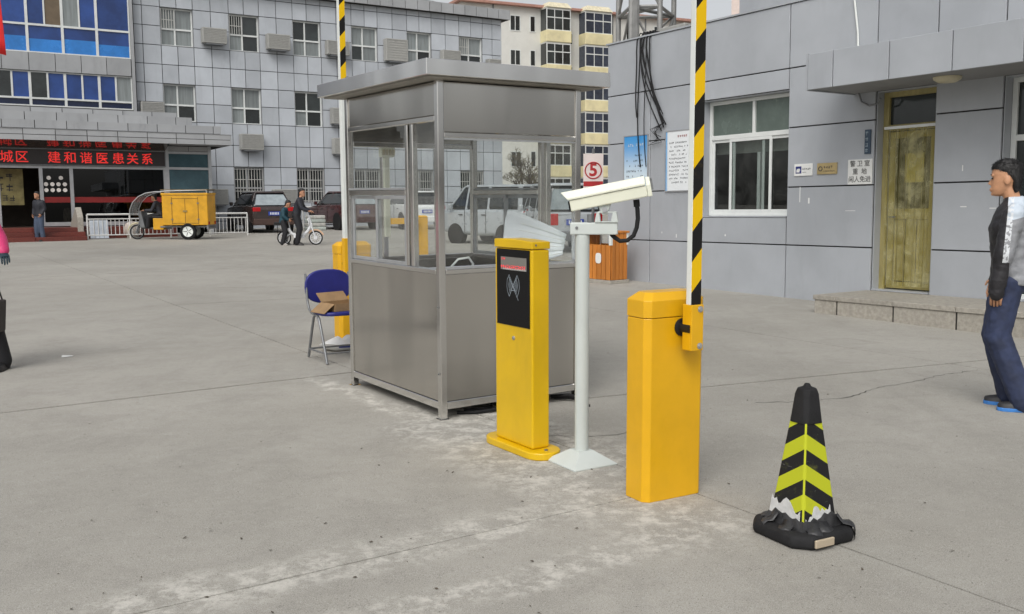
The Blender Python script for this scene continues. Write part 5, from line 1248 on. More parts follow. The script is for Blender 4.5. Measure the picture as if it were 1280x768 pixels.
def hand(mb, wrist, d, palm_n, side, s=1.0, curl=.5):
    d = Vector(d).normalized(); nrm = Vector(palm_n); nrm = (nrm-d*nrm.dot(d)).normalized(); x = d.cross(nrm)*side; w0 = Vector(wrist)
    rings = []
    for t_, hw, ht in ((-.02, .024, .019), (.0, .026, .019), (.03, .036, .016), (.06, .041, .015), (.09, .040, .013)):
        rings.append([w0+d*t_*s + x*(hw*math.cos(a))*s + nrm*(ht*math.sin(a))*s for a in [2*math.pi*i/10 for i in range(10)]])
    mb.loft(rings)
    for k, (o, L_) in enumerate(((-.030, .068), (-.010, .078), (.011, .073), (.030, .056))):
        b = w0+d*.085*s+x*o*s; p1 = b+(d*math.cos(curl*.5)+nrm*math.sin(curl*.5))*L_*.45*s; p2 = p1+(d*math.cos(curl*1.2)+nrm*math.sin(curl*1.2))*L_*.32*s; p3 = p2+(d*math.cos(curl*1.9)+nrm*math.sin(curl*1.9))*L_*.25*s
        mb.tube([b-d*.015*s, b, p1, p2, p3], [.0085*s, .009*s, .0085*s, .008*s, .005*s], 7)
    b = w0+d*.025*s-x*.03*s; p1 = b+(d*.6-x*.55+nrm*.25).normalized()*.038*s; p2 = p1+(d*.85-x*.2+nrm*.35).normalized()*.03*s
    mb.tube([b+x*.012*s, b, p1, p2], [.011*s, .011*s, .010*s, .006*s], 7)
BROW = mat('dark_brow', (.02, .016, .014), .7); EYEW = mat('eye_dark', (.015, .012, .011), .2)
def shoe_mesh(par, ankle, toe, s, m_up, m_sole, H=.075):
    a, t_ = Vector(ankle), Vector(toe); d = (t_-a); d.z = 0; L_ = d.length; d.normalize(); x = Vector((-d.y, d.x, 0)); z0 = min(a.z-.085*s, t_.z)
    heel = a-d*.065*s; heel.z = 0; ln = (L_+.105*s)
    def ring(f, w, h, z): c = heel+d*ln*f; return [Vector((c.x, c.y, z)) + x*w*math.cos(k) + Vector((0, 0, max(0, h*math.sin(k)) if math.sin(k) > 0 else -.0*1)) for k in [2*math.pi*i/12 for i in range(12)]]
    q = MB(); rs = []
    for f, w, h in ((0, .022, .045), (.04, .034, .075), (.25, .038, .085), (.45, .041, .07), (.65, .046, .05), (.85, .042, .042), (.97, .026, .034), (1.0, .012, .024)): rs.append([p + Vector((0, 0, .022*s)) for p in ring(f, w*s, h*s, 0)])
    q.loft(rs); up = q.build('shoe', m_up, par, smooth=60)
    q = MB(); o1 = []
    for f, w in ((-.01, .02), (.03, .037), (.25, .041), (.45, .042), (.68, .049), (.88, .043), (1.0, .024), (1.02, .008)): c = heel+d*ln*f; o1.append((c-x*w*s, c+x*w*s))
    pts = [p[0] for p in o1]+[p[1] for p in reversed(o1)]; n = len(pts)
    q.add([(p.x, p.y, .0) for p in pts]+[(p.x, p.y, .026*s) for p in pts], [tuple(range(n-1, -1, -1)), tuple(range(n, 2*n))]+[(i, (i+1) % n, n+(i+1) % n, n+i) for i in range(n)]); q.build('sole', m_sole, up, bevel=.004)
def person(label, M_, J, mats, vox, scale=1.0, grp=None, jacket_assign=None, jacket_mats=None, cap=False, pads=1.0, hands=True, name='person', sleeve=.0, strands=False):
    r_ = thing(name, label, 'person', M_, grp); J = {k: Vector(v)*scale for k, v in J.items()}; S = scale
    skin = mats['skin']
    rot = Euler(tuple(R_(v) for v in J.get('headrot', Vector((0, 0, 0)))/max(scale, 1e-6))).to_matrix() if 'headrot' in J else Matrix.Identity(3)
    chin = J['chin']; rotS = rot*S if False else rot
    def Sm(v): return Vector(v)*S
    rS = Matrix([[rot[i][j]*S for j in range(3)] for i in range(3)])
    pel, ch, nk = J['pelvis'], J['chest'], J['neck']; k = .84
    rows = lambda g: [((pel.x, pel.y, pel.z-.10*S), .13*S*g, .10*S*g), ((pel.x, pel.y, pel.z-.02*S), .165*S*g, .118*S*g), (pel.lerp(ch, .35), .152*S*g, .112*S*g), (pel.lerp(ch, .7), .168*S*g, .122*S*g), (ch, .185*S*g, .125*S*g), (ch.lerp(nk, .45), .185*S*g, .108*S*g), (ch.lerp(nk, .8), .13*S*g, .085*S*g), (nk, .068*S, .066*S)]
    b = MB(); torso(b, rows(.86)); 
    limb(b, [nk-Vector((0, 0, .03))*S, chin+rS @ Vector((0, .025, .05))], [.056*S, .052*S]); 
    for s in ('l', 'r'):
        limb(b, [J['sh'+s], J['el'+s], J['wr'+s]], [.05*S, .04*S, .026*S]); limb(b, [J['hip'+s], J['kn'+s], J['an'+s]], [.08*S, .052*S, .036*S]); limb(b, [J['an'+s]-Vector((0, 0, .035))*S, J['to'+s]], [.024*S, .02*S])
    head_mesh(b, chin, rS)
    me = remesh(b, vox*.7, 2, [skin], name='body')
    if hands:
        hb = MB()
        for s, sd in (('l', 1), ('r', -1)): hand(hb, J['wr'+s], J['ha'+s]-J['wr'+s], J.get('pn'+s, Vector((-sd, 0, 0))), sd, S, .55)
        hm = hb.mesh('hand', [mats.get('hand', skin)], 60); bm = bmesh.new(); bm.from_mesh(me); nf = len(bm.faces); bm.from_mesh(hm)
        bm.faces.ensure_lookup_table()
        if 'hand' in mats:
            for f in bm.faces[nf:]: f.material_index = 1
        for f in bm.faces: f.smooth = True
        bm.to_mesh(me); bm.free()
        if 'hand' in mats: me.materials.append(mats['hand'])
    body = bpy.data.objects.new('body', me); link(body, r_)
    # clothes
    g = pads
    jb = MB(); hem = Vector((pel.x, pel.y, pel.z-J.get('hem', Vector((0, 0, .08))).z))
    torso(jb, [((pel.x, pel.y, hem.z), .172*S*g, .130*S*g), (pel.lerp(hem, .5), .176*S*g, .135*S*g)] + [(c, rx*1.06*g, ry*1.10*g) for c, rx, ry in rows(1)[2:-1]] + [(nk + Vector((0, .005, .0))*S, .080*S, .075*S), (nk + Vector((0, .005, .035))*S, .074*S, .070*S)])
    for s in ('l', 'r'): limb(jb, [J['sh'+s], J['el'+s], J['wr'+s].lerp(J['ha'+s], sleeve)], [.078*S*g, .064*S*g, .052*S*g])
    jm = remesh(jb, vox, 5, jacket_mats or [mats['jacket']], jacket_assign, 'jacket'); jo = bpy.data.objects.new('jacket', jm); link(jo, r_)
    if vox < .015:
        tx = bpy.data.textures.new('folds', 'CLOUDS'); tx.noise_scale = .09; tx.noise_depth = 2; dm = jo.modifiers.new('d', 'DISPLACE'); dm.texture = tx; dm.strength = .022; dm.mid_level = .5
    tb_ = MB(); torso(tb_, [((pel.x, pel.y, pel.z-.12*S), .13*S*g, .11*S*g), ((pel.x, pel.y, pel.z-.03*S), .168*S*g, .125*S*g), ((pel.x, pel.y, pel.z+.08*S), .155*S*g, .12*S*g)])
    for s in ('l', 'r'):
        an = J['an'+s]; kn = J['kn'+s]; limb(tb_, [J['hip'+s], kn, an+Vector((0, 0, -.035))*S], [.108*S, .09*S, .080*S])
    tm = remesh(tb_, vox, 4, [mats['trousers']], None, 'trousers'); to = bpy.data.objects.new('trousers', tm); link(to, r_)
    if vox < .015:
        tx = bpy.data.textures.new('creases', 'CLOUDS'); tx.noise_scale = .07; dm = to.modifiers.new('d', 'DISPLACE'); dm.texture = tx; dm.strength = .015
    for s in ('l', 'r'): shoe_mesh(r_, J['an'+s], J['to'+s], S, mats['shoe'], mats.get('sole', mats['shoe']))
    hb = MB(); hair_mesh(hb, chin, rS); hm = remesh(hb, max(.005, vox*.5), 1, [mats.get('hair', HAIR)], None, 'hair'); ho = bpy.data.objects.new('hair', hm); link(ho, r_)
    if vox < .015:
        tx = bpy.data.textures.new('locks', 'CLOUDS'); tx.noise_scale = .014; dm = ho.modifiers.new('d', 'DISPLACE'); dm.texture = tx; dm.strength = .008
    if strands:
        rr_ = random.Random(2); q = MB(); vv = [(v.co.copy(), v.normal.copy()) for v in hm.vertices]; cc = chin + rS @ Vector((0, .01, .12))
        for _ in range(3600):
            p, n_ = rr_.choice(vv)
            if n_.z < -.3: continue
            rel = rot.transposed() @ (p-cc); fwd = -1 if rel.y < .02 else 1
            d = (rot @ Vector((rel.x*2.0, fwd*(.35 if rel.z > .06 else .1), -.9 if rel.z < .09 else -.25)) + n_*.25 + Vector((rr_.uniform(-.3, .3), rr_.uniform(-.3, .3), rr_.uniform(-.2, .2)))).normalized()
            L_ = rr_.uniform(.012, .024); w_ = n_.cross(d).normalized()*.0018; b0 = p - n_*.002
            q.add([b0-w_, b0+w_, b0+d*L_*.6+w_*.7, b0+d*L_, b0+d*L_*.6-w_*.7], [(0, 1, 2, 3, 4)])
        so = q.build('hair_strands', mats.get('hair', HAIR), ho); so['kind'] = 'stuff'
    e = MB()
    for s in (-1, 1): e.ball(chin+rS @ Vector((s*.031, -.0815, .113)), .013*S, .007*S, .006*S, rot=rot, n=10, m=6)
    e.build('eyes', EYEW, body, smooth=60); e = MB()
    for s in (-1, 1): e.ball(chin+rS @ Vector((s*.032, -.089, .140)), .022*S, .006*S, .004*S, rot=rot, n=10, m=6)
    e.build('eyebrows', BROW, body, smooth=60); e = MB(); e.ball(chin+rS @ Vector((0, -.097, .034)), .020*S, .003*S, .0018*S, rot=rot, n=10, m=6); e.build('mouth_line', mat('lip_line', lin((110, 62, 54)), .6) if 'lip_line' not in bpy.data.materials else bpy.data.materials['lip_line'], body)
    return r_
JBLK = mat('black_jacket', lin((38, 37, 40)), .6, var=.18, scale=30, bump=.25, bscale=60); JGREY = mat('grey_jacket', lin((140, 142, 146)), .5, var=.08, scale=12, bump=.2, bscale=30); JWHT = mat('pale_blue_jacket_yoke', lin((196, 206, 216)), .5, var=.05)
JEANS = mat('blue_jeans', lin((44, 53, 80)), .75, var=.3, scale=9, bump=.2, bscale=200); SHB = mat('black_trainer', (.02, .02, .022), .5); SOLEB = mat('blue_sole', lin((58, 120, 190)), .45, var=.2)
# big figure at the right edge
MJ = dict(pelvis=(0, .02, .965), chest=(0, .0, 1.30), neck=(0, .015, 1.475), chin=(0, -.045, 1.525), headrot=(2, 0, 0), hem=(0, 0, .07),
          shl=(.185, .015, 1.40), ell=(.232, -.035, 1.13), wrl=(.215, -.065, .885), hal=(.205, -.07, .80), pnl=(-1, .2, 0),
          shr=(-.185, .02, 1.40), elr=(-.235, .0, 1.14), wrr=(-.215, -.06, .92), har=(-.21, -.085, .84), pnr=(1, .2, 0),
          hipl=(.085, .0, .93), knl=(.095, -.045, .53), anl=(.10, .14, .095), tol=(.11, .02, .03), hipr=(-.085, .0, .93), knr=(-.09, -.06, .52), anr=(-.09, .06, .095), tor=(-.095, -.065, .03))
def mj(c):
    x, y, z = c
    if abs(x) > .165+(.015 if z < 1.2 else 0) and z < 1.40 - .35*max(0, y): return 0 if y < .06 - (.05 if z > 1.25 else 0) else 1
    if z > 1.36 and y > -.055: return 2
    if y < -.055 and z > 1.0: return 0
    return 1
mp = ground_at(1250, 509)
def split_jacket():
    m, t, b = newmat('black_grey_jacket'); tc = t.new('ShaderNodeTexCoord'); sp = t.new('ShaderNodeSeparateXYZ'); t.l.new(tc.outputs['Object'], sp.inputs[0])
    n = t.noise(tc.outputs['Object'], 14, 5, .6); yy_ = t.math('ADD', sp.outputs['Y'], t.math('MULTIPLY', sp.outputs['Z'], -.05))
    back = t.math('GREATER_THAN', yy_, -.098); hi = t.math('GREATER_THAN', t.math('ADD', sp.outputs['Z'], t.math('MULTIPLY', sp.outputs['Y'], -.3)), 1.35)
    c = t.mix(t.ramp(n, .3, .7), lin((126, 128, 132)), lin((152, 154, 158))); c = t.mix(hi, c, lin((190, 201, 212)))
    seam = t.math('LESS_THAN', t.math('ABSOLUTE', t.math('SUBTRACT', yy_, -.080)), .018); pat = t.ramp(t.noise(tc.outputs['Object'], 40, 2), .45, .5)
    c = t.mix(t.math('MULTIPLY', seam, pat), c, lin((212, 216, 220)))
    blk = t.mix(t.ramp(n, .3, .7), lin((30, 29, 32)), lin((46, 45, 49))); low_ = t.math('MULTIPLY', t.math('LESS_THAN', sp.outputs['Z'], 1.06), t.math('MULTIPLY', t.math('GREATER_THAN', t.math('ABSOLUTE', sp.outputs['X']), .165), t.math('LESS_THAN', sp.outputs['Y'], .0))); c = t.mix(t.math('MULTIPLY', back, t.math('SUBTRACT', 1, low_)), blk, c)
    t.l.new(c, b.inputs['Base Color']); b.inputs['Roughness'].default_value = .55
    bn = t.new('ShaderNodeBump'); bn.inputs['Strength'].default_value = .5; bn.inputs['Distance'].default_value = .02
    t.l.new(t.noise(t.scalev(tc.outputs['Object'], (1, 1, 1.8)), 9, 3, .5, .6), bn.inputs['Height']); t.l.new(bn.outputs[0], b.inputs['Normal']); return m
person('man in black and grey jacket, jeans and blue-soled trainers facing the kiosk', gmat(mp.x, mp.y, R_(-116)), MJ, dict(skin=SKIN, jacket=JGREY, trousers=JEANS, shoe=SHB, sole=SOLEB), .009, 1.0, None, None, [split_jacket()], sleeve=.55, strands=True)
# standing man by the entrance
STAND = dict(pelvis=(0, 0, .94), chest=(0, -.01, 1.27), neck=(0, .0, 1.43), chin=(0, -.05, 1.48), hem=(0, 0, .08), shl=(.18, .01, 1.37), ell=(.24, .03, 1.12), wrl=(.20, -.08, .95), hal=(.17, -.12, .88), shr=(-.18, .01, 1.37), elr=(-.25, .03, 1.12), wrr=(-.2, -.06, .93), har=(-.18, -.1, .86),
             hipl=(.085, 0, .9), knl=(.10, -.03, .48), anl=(.12, .02, .095), tol=(.14, -.14, .03), hipr=(-.085, 0, .9), knr=(-.09, -.06, .48), anr=(-.11, -.02, .095), tor=(-.13, -.18, .03))
DKJ = mat('dark_coat', lin((34, 36, 44)), .7, var=.15); DKT = mat('faded_jeans', lin((66, 78, 98)), .8, var=.15); BLKT = mat('black_trousers', lin((26, 26, 30)), .8, var=.15); DSH = mat('dark_shoe', (.02, .018, .017), .5); TEALJ = mat('teal_jacket', lin((28, 66, 78)), .7, var=.15)
mp = ground_at(51, 302)
person('man in dark coat and faded jeans standing below the red granite steps', gmat(mp.x, mp.y, R_(-22)), STAND, dict(skin=SKIN2, jacket=DKJ, trousers=DKT, shoe=DSH), .022, .97)
# man astride the white electric bicycle, child behind him
RID = dict(pelvis=(0, .02, .92), chest=(0, -.08, 1.24), neck=(0, -.12, 1.39), chin=(0, -.17, 1.44), headrot=(0, 0, -25), hem=(0, 0, .08), shl=(.18, -.09, 1.34), ell=(.25, -.18, 1.10), wrl=(.22, -.34, 1.02), hal=(.20, -.42, 1.0), shr=(-.18, -.09, 1.34), elr=(-.25, -.18, 1.10), wrr=(-.22, -.34, 1.02), har=(-.20, -.42, 1.0), pnl=(0, 0, -1), pnr=(0, 0, -1),
           hipl=(.10, .02, .88), knl=(.20, -.06, .48), anl=(.24, .10, .095), tol=(.26, -.07, .03), hipr=(-.10, .02, .88), knr=(-.20, -.10, .48), anr=(-.22, -.02, .095), tor=(-.24, -.18, .03))
bp = ground_at(373, 306.5); bm_ = gmat(bp.x, bp.y, R_(4))
person('man in dark coat straddling a white electric bicycle', bm_ @ Matrix.Translation((-.02, 0, 0)) @ Matrix.Rotation(R_(90), 4, 'Z'), RID, dict(skin=SKIN2, jacket=DKJ, trousers=BLKT, shoe=DSH), .022, 1.02)
KID = dict(pelvis=(0, .0, .80), chest=(0, -.05, 1.10), neck=(0, -.09, 1.25), chin=(0, -.15, 1.28), headrot=(18, 0, 0), hem=(0, 0, .06), shl=(.17, -.06, 1.20), ell=(.23, -.05, .98), wrl=(.2, -.2, .86), hal=(.16, -.28, .82), shr=(-.17, -.06, 1.20), elr=(-.23, -.05, .98), wrr=(-.2, -.2, .86), har=(-.16, -.28, .82),
           hipl=(.10, -.02, .78), knl=(.20, -.10, .44), anl=(.26, .0, .095), tol=(.28, -.14, .03), hipr=(-.10, -.02, .78), knr=(-.2, -.1, .44), anr=(-.26, .0, .095), tor=(-.28, -.14, .03))
person('child in teal jacket and dark cap perched behind the cyclist', bm_ @ Matrix.Translation((-.44, 0, 0)) @ Matrix.Rotation(R_(90), 4, 'Z'), KID, dict(skin=SKIN2, jacket=TEALJ, trousers=BLKT, shoe=mat('pale_shoe', lin((150, 146, 140)), .6)), .02, .90)
# electric bicycle
eb = thing('electric_bicycle', 'white small-wheeled electric bicycle ridden by the man in a dark coat', 'bicycle', bm_)
EW = mat('white_bike_paint', lin((226, 228, 230)), .35)
def bike_wheel(par, c, r, n=12, hub=.05, m_tyre=TYRE, spoke=None):
    q = MB(); q.torus((0, 0, 0), (0, 1, 0), r-.022, .022, 28, 8); o = q.build('wheel', m_tyre, par, smooth=60, loc=c)
    q = MB(); q.torus((0, 0, 0), (0, 1, 0), r-.05, .010, 28, 6); q.cyl((0, -.05, 0), (0, .05, 0), hub, n=14); [q.cyl((0, 0, 0), ((r-.05)*math.cos(2*math.pi*k/n), 0, (r-.05)*math.sin(2*math.pi*k/n)), .006, n=5) for k in range(n)]; q.build('rim', spoke or EW, o, smooth=50)
bike_wheel(eb, (.53, 0, .215), .215); bike_wheel(eb, (-.42, 0, .215), .215)
q = MB(); q.tube([(.53, .05, .215), (.45, .05, .45), (.40, .0, .60)], .018, 8); q.tube([(.53, -.05, .215), (.45, -.05, .45), (.40, .0, .60)], .018, 8); q.tube([(.42, 0, .55), (.34, 0, .85), (.28, 0, 1.0)], .03, 10); q.build('fork', EW, eb, smooth=50)
q = MB(); q.tube([(.40, 0, .60), (.30, 0, .42), (.15, 0, .30), (-.05, 0, .28), (-.2, 0, .36), (-.3, 0, .5)], .05, 10); q.tube([(-.2, 0, .36), (-.42, .05, .215)], .022, 8); q.tube([(-.2, 0, .36), (-.42, -.05, .215)], .022, 8); q.box(-.12, .2, -.07, .07, .22, .29); q.build('frame', EW, eb, smooth=50)
q = MB(); q.tube([(.22, .26, 1.03), (.28, .16, 1.03), (.30, 0, 1.0), (.28, -.16, 1.03), (.22, -.26, 1.03)], .016, 8); q.build('handlebar', BLACKP, eb, smooth=50)
q = MB(); q.cyl((-.22, 0, .4), (-.28, 0, .74), .02, n=10); q.build('seat_post', ALU, eb, smooth=50)
q = MB(); q.loft([[(-.40, -.10, .76), (-.40, .10, .76), (-.40, .10, .80), (-.40, -.10, .80)], [(-.25, -.08, .75), (-.25, .08, .75), (-.25, .08, .80), (-.25, -.08, .80)], [(-.12, -.03, .75), (-.12, .03, .75), (-.12, .03, .79), (-.12, -.03, .79)]]); q.build('saddle', BLACKP, eb, bevel=.015)
q = MB(); q.box(-.72, -.36, -.10, .10, .60, .64); q.box(-.7, -.4, -.09, .09, .641, .70); q.cyl((-.6, -.05, .215), (-.6, -.05, .6), .01, n=6); q.build('rear_seat', BLACKP, eb, bevel=.01)
q = MB(); q.loft([[(.36, -.1, .58), (.36, .1, .58), (.36, .1, .62), (.36, -.1, .62)], [(.30, -.12, .80), (.30, .12, .80), (.34, .12, .82), (.34, -.12, .82)]]); q.build('leg_shield', EW, eb, bevel=.01)
q = MB(); pts = [(.53+.245*math.cos(a), 0, .215+.245*math.sin(a)) for a in [R_(20+14*i) for i in range(10)]]; q.tube(pts, .025, 6); q.build('mudguard', mat('peach_mudguard', lin((206, 170, 140)), .5), eb, smooth=50)
# crate of bundled sheets near the railing
cr = thing('wrapped_bundle', 'low stack of pale wrapped bundles by the railing behind the cyclist', 'bundle', gmat(*ground_at(394, 288).xy, FL.rz))
for k in range(4): q = MB(); q.box(-.42+.02*k, .42-.01*k, -.25, .25, .16*k+.004, .16*k+.155); q.build('bundle', mat('pale_wrap_%d' % k, lin((176+8*(k % 2), 184, 178)), .5, var=.15, scale=8), cr, bevel=.04, seg=2)

# ------------------------------------------------------------------ cargo tricycle
tp = ground_at(172, 299.5); tr_ = ground_at(241, 299.2)
tz = math.atan2(tp.y-tr_.y, tp.x-tr_.x)
tk = thing('cargo_tricycle', 'yellow box cargo tricycle with curved clear windshield and roof', 'tricycle', gmat(tr_.x, tr_.y, tz))
TY = mat('tricycle_yellow', lin((206, 152, 22)), .5, var=.12, scale=3, dirt=.35); wb_ = (tp-tr_).length
bike_wheel(tk, (wb_, 0, .26), .26, 10, .05, TYRE, GREYMET)
for s in (-1, 1): wheel(tk, (0, s*.42, .28), .28, .11, -s, WHITEP)
# local: forward +x, left side (+y) is seen from the yard
q = MB(); q.box(-.70, .86, -.45, .45, .50, 1.52); bxo = q.build('cargo_box', TY, tk, bevel=.02, seg=2)
q = MB(); q.box(-.72, .88, -.47, .47, 1.523, 1.60); q.build('box_lid', TY, bxo, bevel=.015)
q = MB(); [q.box(x-.008, x+.008, .4505, .458, .54, 1.46) for x in (.52, -.38)]; q.box(.52, -.38, .4505, .456, 1.40, 1.415); q.box(.52, -.38, .4505, .456, .56, .575); q.box(.06, .075, .4505, .456, .56, 1.40); q.build('door_seam', mat('tricycle_shadow_seam', lin((110, 80, 20)), .6), bxo)
q = MB(); [q.box(x-.03, x+.03, .4505, .47, z-.02, z+.02) for x in (.52, -.38) for z in (.7, 1.25)]; q.build('hinge', GREYMET, bxo)
q = MB(); q.box(.0, .14, .4505, .475, .95, 1.01); q.build('latch', mat('dull_latch', lin((140, 120, 70)), .5), bxo)
q = MB(); q.box(-.70, 1.0, -.30, .30, .42, .47); q.tube([(.7, .0, .40), (1.1, 0, .36), (1.5, 0, .40), (1.72, 0, .62), (1.76, 0, .80)], .035, 8); q.box(-.7, -.64, -.42, .42, .36, .50); q.cyl((0, -.42, .28), (0, .42, .28), .035, n=10); q.build('chassis', GREYMET, tk)
q = MB(); q.tube([(wb_, .07, .26), (wb_-.10, .07, .55), (wb_-.18, .0, .80)], .022, 8); q.tube([(wb_, -.07, .26), (wb_-.10, -.07, .55), (wb_-.18, 0, .80)], .022, 8); q.tube([(wb_-.17, 0, .75), (wb_-.28, 0, 1.0)], .03, 8); q.build('fork', GREYMET, tk, smooth=50)
q = MB(); q.tube([(wb_-.42, .32, 1.02), (wb_-.30, .18, 1.03), (wb_-.28, 0, 1.0), (wb_-.30, -.18, 1.03), (wb_-.42, -.32, 1.02)], .017, 8); q.build('handlebar', BLACKP, tk, smooth=50)
q = MB(); pts = [(wb_+.31*math.cos(a), 0, .26+.31*math.sin(a)) for a in [R_(10+15*i) for i in range(11)]]; q.tube(pts, .03, 6); q.build('mudguard', mat('cream_mudguard', lin((190, 182, 150)), .5), tk, smooth=50)
q = MB(); q.box(.90, 1.26, -.27, .27, .34, .74); q.build('seat_box', TY, tk, bevel=.02); q = MB(); q.box(.90, 1.28, -.28, .28, .742, .80); q.build('saddle', BLACKP, tk, bevel=.02, seg=2)
q = MB(); q.loft([[(1.55, -.25, .40), (1.75, -.22, .42), (1.75, .22, .42), (1.55, .25, .40)], [(1.66, -.28, 1.0), (1.78, -.2, .98), (1.78, .2, .98), (1.66, .28, 1.0)]]); q.build('leg_shield', GREYMET, tk, bevel=.03, seg=2)
q = MB(); q.lathe([(.02, 0), (.07, .02), (.075, .05)], 16); o = q.build('headlamp', LGLASS, tk, smooth=50); o.matrix_local = Matrix.Translation((1.86, 0, .88)) @ Matrix.Rotation(R_(-90), 4, 'Y')
prof = [(2.0, .86), (1.98, 1.05), (1.88, 1.28), (1.68, 1.48), (1.42, 1.60), (1.1, 1.645), (.88, 1.65)]
vs_ = [(x, y, z) for x, z in prof for y in (-.4, .4)]
q = MB(); q.add(vs_, [(2*i, 2*i+1, 2*i+3, 2*i+2) for i in range(len(prof)-1)]); o = q.build('windshield', glass('clear_plastic', (.80, .82, .82), 1.5, .3, .1), tk, smooth=60); s_ = o.modifiers.new('s', 'SOLIDIFY'); s_.thickness = .004
q = MB(); [q.tube([(x, y, z) for x, z in prof], .014, 6) for y in (-.4, .4)]; [q.cyl((x, .4, 1.66), (x, -.4, 1.66), .012, n=6) for x in (.9, .2, -.65)]; [q.tube([(.9, y, 1.66), (-.7, y, 1.70)], .016, 6) for y in (-.42, .42)]; [q.cyl((-.68, y, 1.60), (-.68, y, 1.70), .014, n=6) for y in (-.42, .42)]; [q.cyl((.9, y, 1.6), (.9, y, 1.66), .014, n=6) for y in (-.42, .42)]; q.build('roof_frame', ALU, tk, smooth=50)
q = MB(); q.box(-.72, .9, -.44, .44, 1.705, 1.722); q.build('roof_sheet', mat('brown_tarpaulin', lin((130, 112, 78)), .7, var=.2), tk)
q = MB(); q.box(-.705, -.699, -.40, -.25, .52, .62); q.box(-.705, -.699, .25, .40, .52, .62); q.build('tail_lamp', TAIL, tk)
SIT = dict(pelvis=(0, .02, .90), chest=(0, -.10, 1.20), neck=(0, -.15, 1.33), chin=(0, -.20, 1.365), headrot=(8, 0, 0), hem=(0, 0, .08), shl=(.18, -.12, 1.26), ell=(.25, -.22, 1.02), wrl=(.28, -.44, 1.03), hal=(.28, -.52, 1.03), shr=(-.18, -.12, 1.26), elr=(-.25, -.22, 1.02), wrr=(-.28, -.44, 1.03), har=(-.28, -.52, 1.03), pnl=(0, 0, -1), pnr=(0, 0, -1),
           hipl=(.10, -.02, .86), knl=(.15, -.38, .80), anl=(.15, -.42, .48), tol=(.15, -.56, .42), hipr=(-.10, -.02, .86), knr=(-.15, -.38, .80), anr=(-.15, -.42, .48), tor=(-.15, -.56, .42))
def shift(J, dz): return {k: (v if k in ('headrot', 'hem', 'pnl', 'pnr') else (v[0], v[1], v[2]+dz)) for k, v in J.items()}
_shoe = shoe_mesh
def shoe_mesh(par, ankle, toe, s, m_up, m_sole, H=.075):
    # shoes of a seated rider rest above ground: build at z 0 then lift
    n0 = set(bpy.data.objects); _shoe(par, ankle, toe, s, m_up, m_sole, H)
    lift = min(ankle[2]-.095*s, toe[2]-.03*s)
    if lift > .05:
        for o in set(bpy.data.objects)-n0:
            if o.parent == par: o.location.z += lift
person('rider in a black jacket at the handlebar of the yellow tricycle', tk.matrix_world @ Matrix.Translation((1.08, 0, 0)) @ Matrix.Rotation(R_(90), 4, 'Z'), SIT, dict(skin=SKIN2, jacket=DKJ, trousers=BLKT, shoe=DSH), .022, .98)
# person at the left edge
PINK = mat('pink_padded_jacket', lin((206, 56, 112)), .55, var=.1, scale=10, bump=.3, bscale=18); GLOV = mat('dark_teal_glove', lin((30, 50, 60)), .7, var=.15); BOOT = mat('black_boot', (.012, .012, .013), .5)
WJ = dict(STAND); WJ.update(shl=(.18, -.01, 1.36), ell=(.30, -.06, 1.20), wrl=(.40, -.20, 1.10), hal=(.44, -.25, 1.06), pnl=(0, 0, -1), knl=(.16, -.04, .48), anl=(.22, .02, .095), tol=(.24, -.14, .03))
wp = ground_at(3, 463)
wm = gmat(wp.x, wp.y, R_(0)) @ Matrix.Translation((-.225, .03, 0))
person('person in pink padded jacket and dark gloves with black boots', wm, WJ, dict(skin=SKIN2, jacket=PINK, trousers=BLKT, shoe=BOOT, hand=GLOV), .018, .97, pads=1.12)
bgm = thing('shopping_bag', 'dark mesh bag carried by the person in the pink jacket', 'bag', wm @ Matrix.Translation((.235, -.12, .36)))
q = MB(); q.loft([[(-.11, -.05, 0), (.07, -.05, 0), (.07, .05, 0), (-.11, .05, 0)], [(-.13, -.07, .28), (.085, -.07, .28), (.085, .07, .28), (-.13, .07, .28)]]); q.build('bag_body', mat('dark_mesh_bag', lin((58, 54, 52)), .7, var=.25, scale=60), bgm, bevel=.015)
q = MB(); [q.tube([(-.08, y, .27), (-.05, y*.6, .42), (-.02, 0, .50), (.02, y*.6, .42), (.05, y, .27)], .007, 6) for y in (-.06, .06)]; q.build('handle', BLACKP, bgm, smooth=60)

# wind-blown leaf crumbs and grit on the concrete
lt = MB(); rr = random.Random(77)
for _ in range(420):
    px = rr.uniform(-20, 1300); py = rr.uniform(400, 790) if rr.random() < .8 else rr.uniform(330, 420)
    g = FB.M.inverted() @ ground_at(px, py); s = rr.choice((.003, .003, .004, .004, .005, .007, .011)); e = Euler((rr.uniform(-.3, .3), rr.uniform(-.3, .3), rr.uniform(0, 6.3))).to_matrix()
    lt.add([Vector((g.x, g.y, .004)) + e @ Vector(v)*s for v in ((-1, -.2, 0), (-.2, -.5, .15), (.9, -.1, .05), (.3, .45, .2), (-.5, .35, 0))], [(0, 1, 2, 3, 4)])
o = lt.build('leaf_litter', mat('leaf_crumbs', lin((84, 76, 66)), .9, var=.3, scale=30)); o.matrix_world = FB.M; o['kind'] = 'stuff'; tag(o, 'scattered dark leaf crumbs and grit on the concrete yard', 'litter')
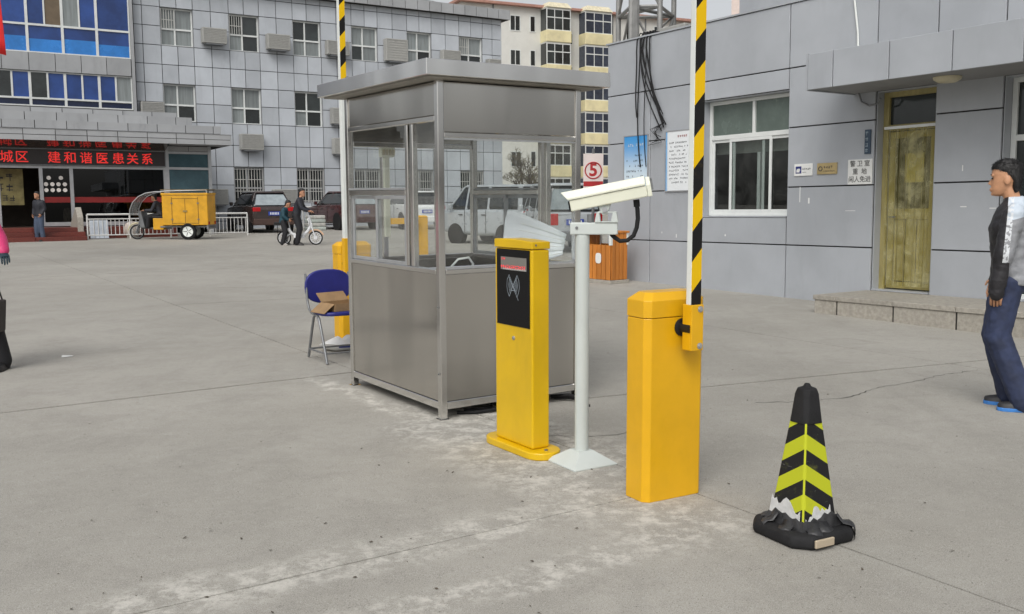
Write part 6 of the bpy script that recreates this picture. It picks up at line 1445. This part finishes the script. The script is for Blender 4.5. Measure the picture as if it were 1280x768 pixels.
# ------------------------------------------------------------------ bare tree behind the vans
def bare_tree(label, x, y, h, seed):
    r_ = thing('bare_tree', label, 'tree', gmat(x, y, 0)); rr = random.Random(seed); tk_ = MB(); cw = MB()
    def grow(p, d, L_, r, lev):
        n = 4; pts = [Vector(p)]; dd = Vector(d)
        for i in range(n): dd = (dd+Vector((rr.uniform(-.18, .18), rr.uniform(-.18, .18), rr.uniform(-.03, .1)))).normalized(); pts.append(pts[-1]+dd*L_/n)
        (tk_ if lev < 2 else cw).tube(pts, [r*(1-.4*i/n) for i in range(n+1)], 7 if lev < 2 else 4)
        if lev >= 5: return
        for k in range(5 if lev == 0 else rr.choice((3, 4, 4))):
            f = rr.uniform(.45, 1); q_ = pts[min(n, int(f*n))]; a = rr.uniform(0, 6.28); t_ = rr.uniform(.45, .95)
            nd = (dd*math.cos(t_)+Vector((math.cos(a), math.sin(a), .15))*math.sin(t_)).normalized(); grow(q_, nd, L_*rr.uniform(.55, .75), r*.55, lev+1)
    grow((0, 0, -.1), (0, 0, 1), h*.36, .13, 0)
    BK = mat('dark_bark', lin((92, 82, 70)), .9, var=.2); tk_.build('trunk', BK, r_, smooth=60); c_ = cw.build('crown', BK, r_)
    # last dry leaves
    lf = MB()
    for _ in range(1600):
        v = rr.choice(cw.v); p = Vector(v)+Vector((rr.uniform(-.06, .06),)*3); s = rr.uniform(.025, .05); e = Euler((rr.uniform(0, 6), rr.uniform(0, 6), 0)).to_matrix(); lf.add([p+e @ Vector(w_)*s for w_ in ((-1, 0, 0), (0, -.5, .1), (1, 0, 0), (0, .5, .1))], [(0, 1, 2, 3)])
    o = lf.build('leaves', mat('dry_leaf', lin((120, 112, 74)), .8, var=.25), r_); o['kind'] = 'stuff'
bare_tree('leafless tree standing in front of the white apartment block', 1.0, 62, 6.6, 4)
# flag at the left edge
fp = Vector((-12.6, 20.5, 0))
fl = thing('flag_pole', 'red flag on a slim pole at the left of the yard', 'flag', gmat(fp.x, fp.y, 0))
q = MB(); q.cyl((0, 0, 0), (0, 0, 7.6), .04, .028, n=12); q.build('pole', ALU, fl, smooth=40); q = MB(); q.ball((0, 0, 7.66), .06); q.build('finial', ALU, fl, smooth=60)
x_end = (FW*0 + ray(6, 40)); fx = 20.5*(x_end.x/x_end.y) - fp.x
q = MB(); vs_ = []; nu, nv = 24, 10
for j in range(nv):
    for i in range(nu): u = i/(nu-1); v = j/(nv-1); vs_.append((.03+u*(fx-.03)*(1-.03*v), .12*math.sin(u*9+v)*u, 4.72+v*2.6-.25*u*u*(1-v*.4)+.3*(1-u)*.1))
q.add(vs_, [(j*nu+i, j*nu+i+1, (j+1)*nu+i+1, (j+1)*nu+i) for j in range(nv-1) for i in range(nu-1)]); o = q.build('cloth', mat('red_flag_cloth', lin((200, 26, 24)), .7, var=.06), fl, smooth=60); s_ = o.modifiers.new('s', 'SOLIDIFY'); s_.thickness = .004
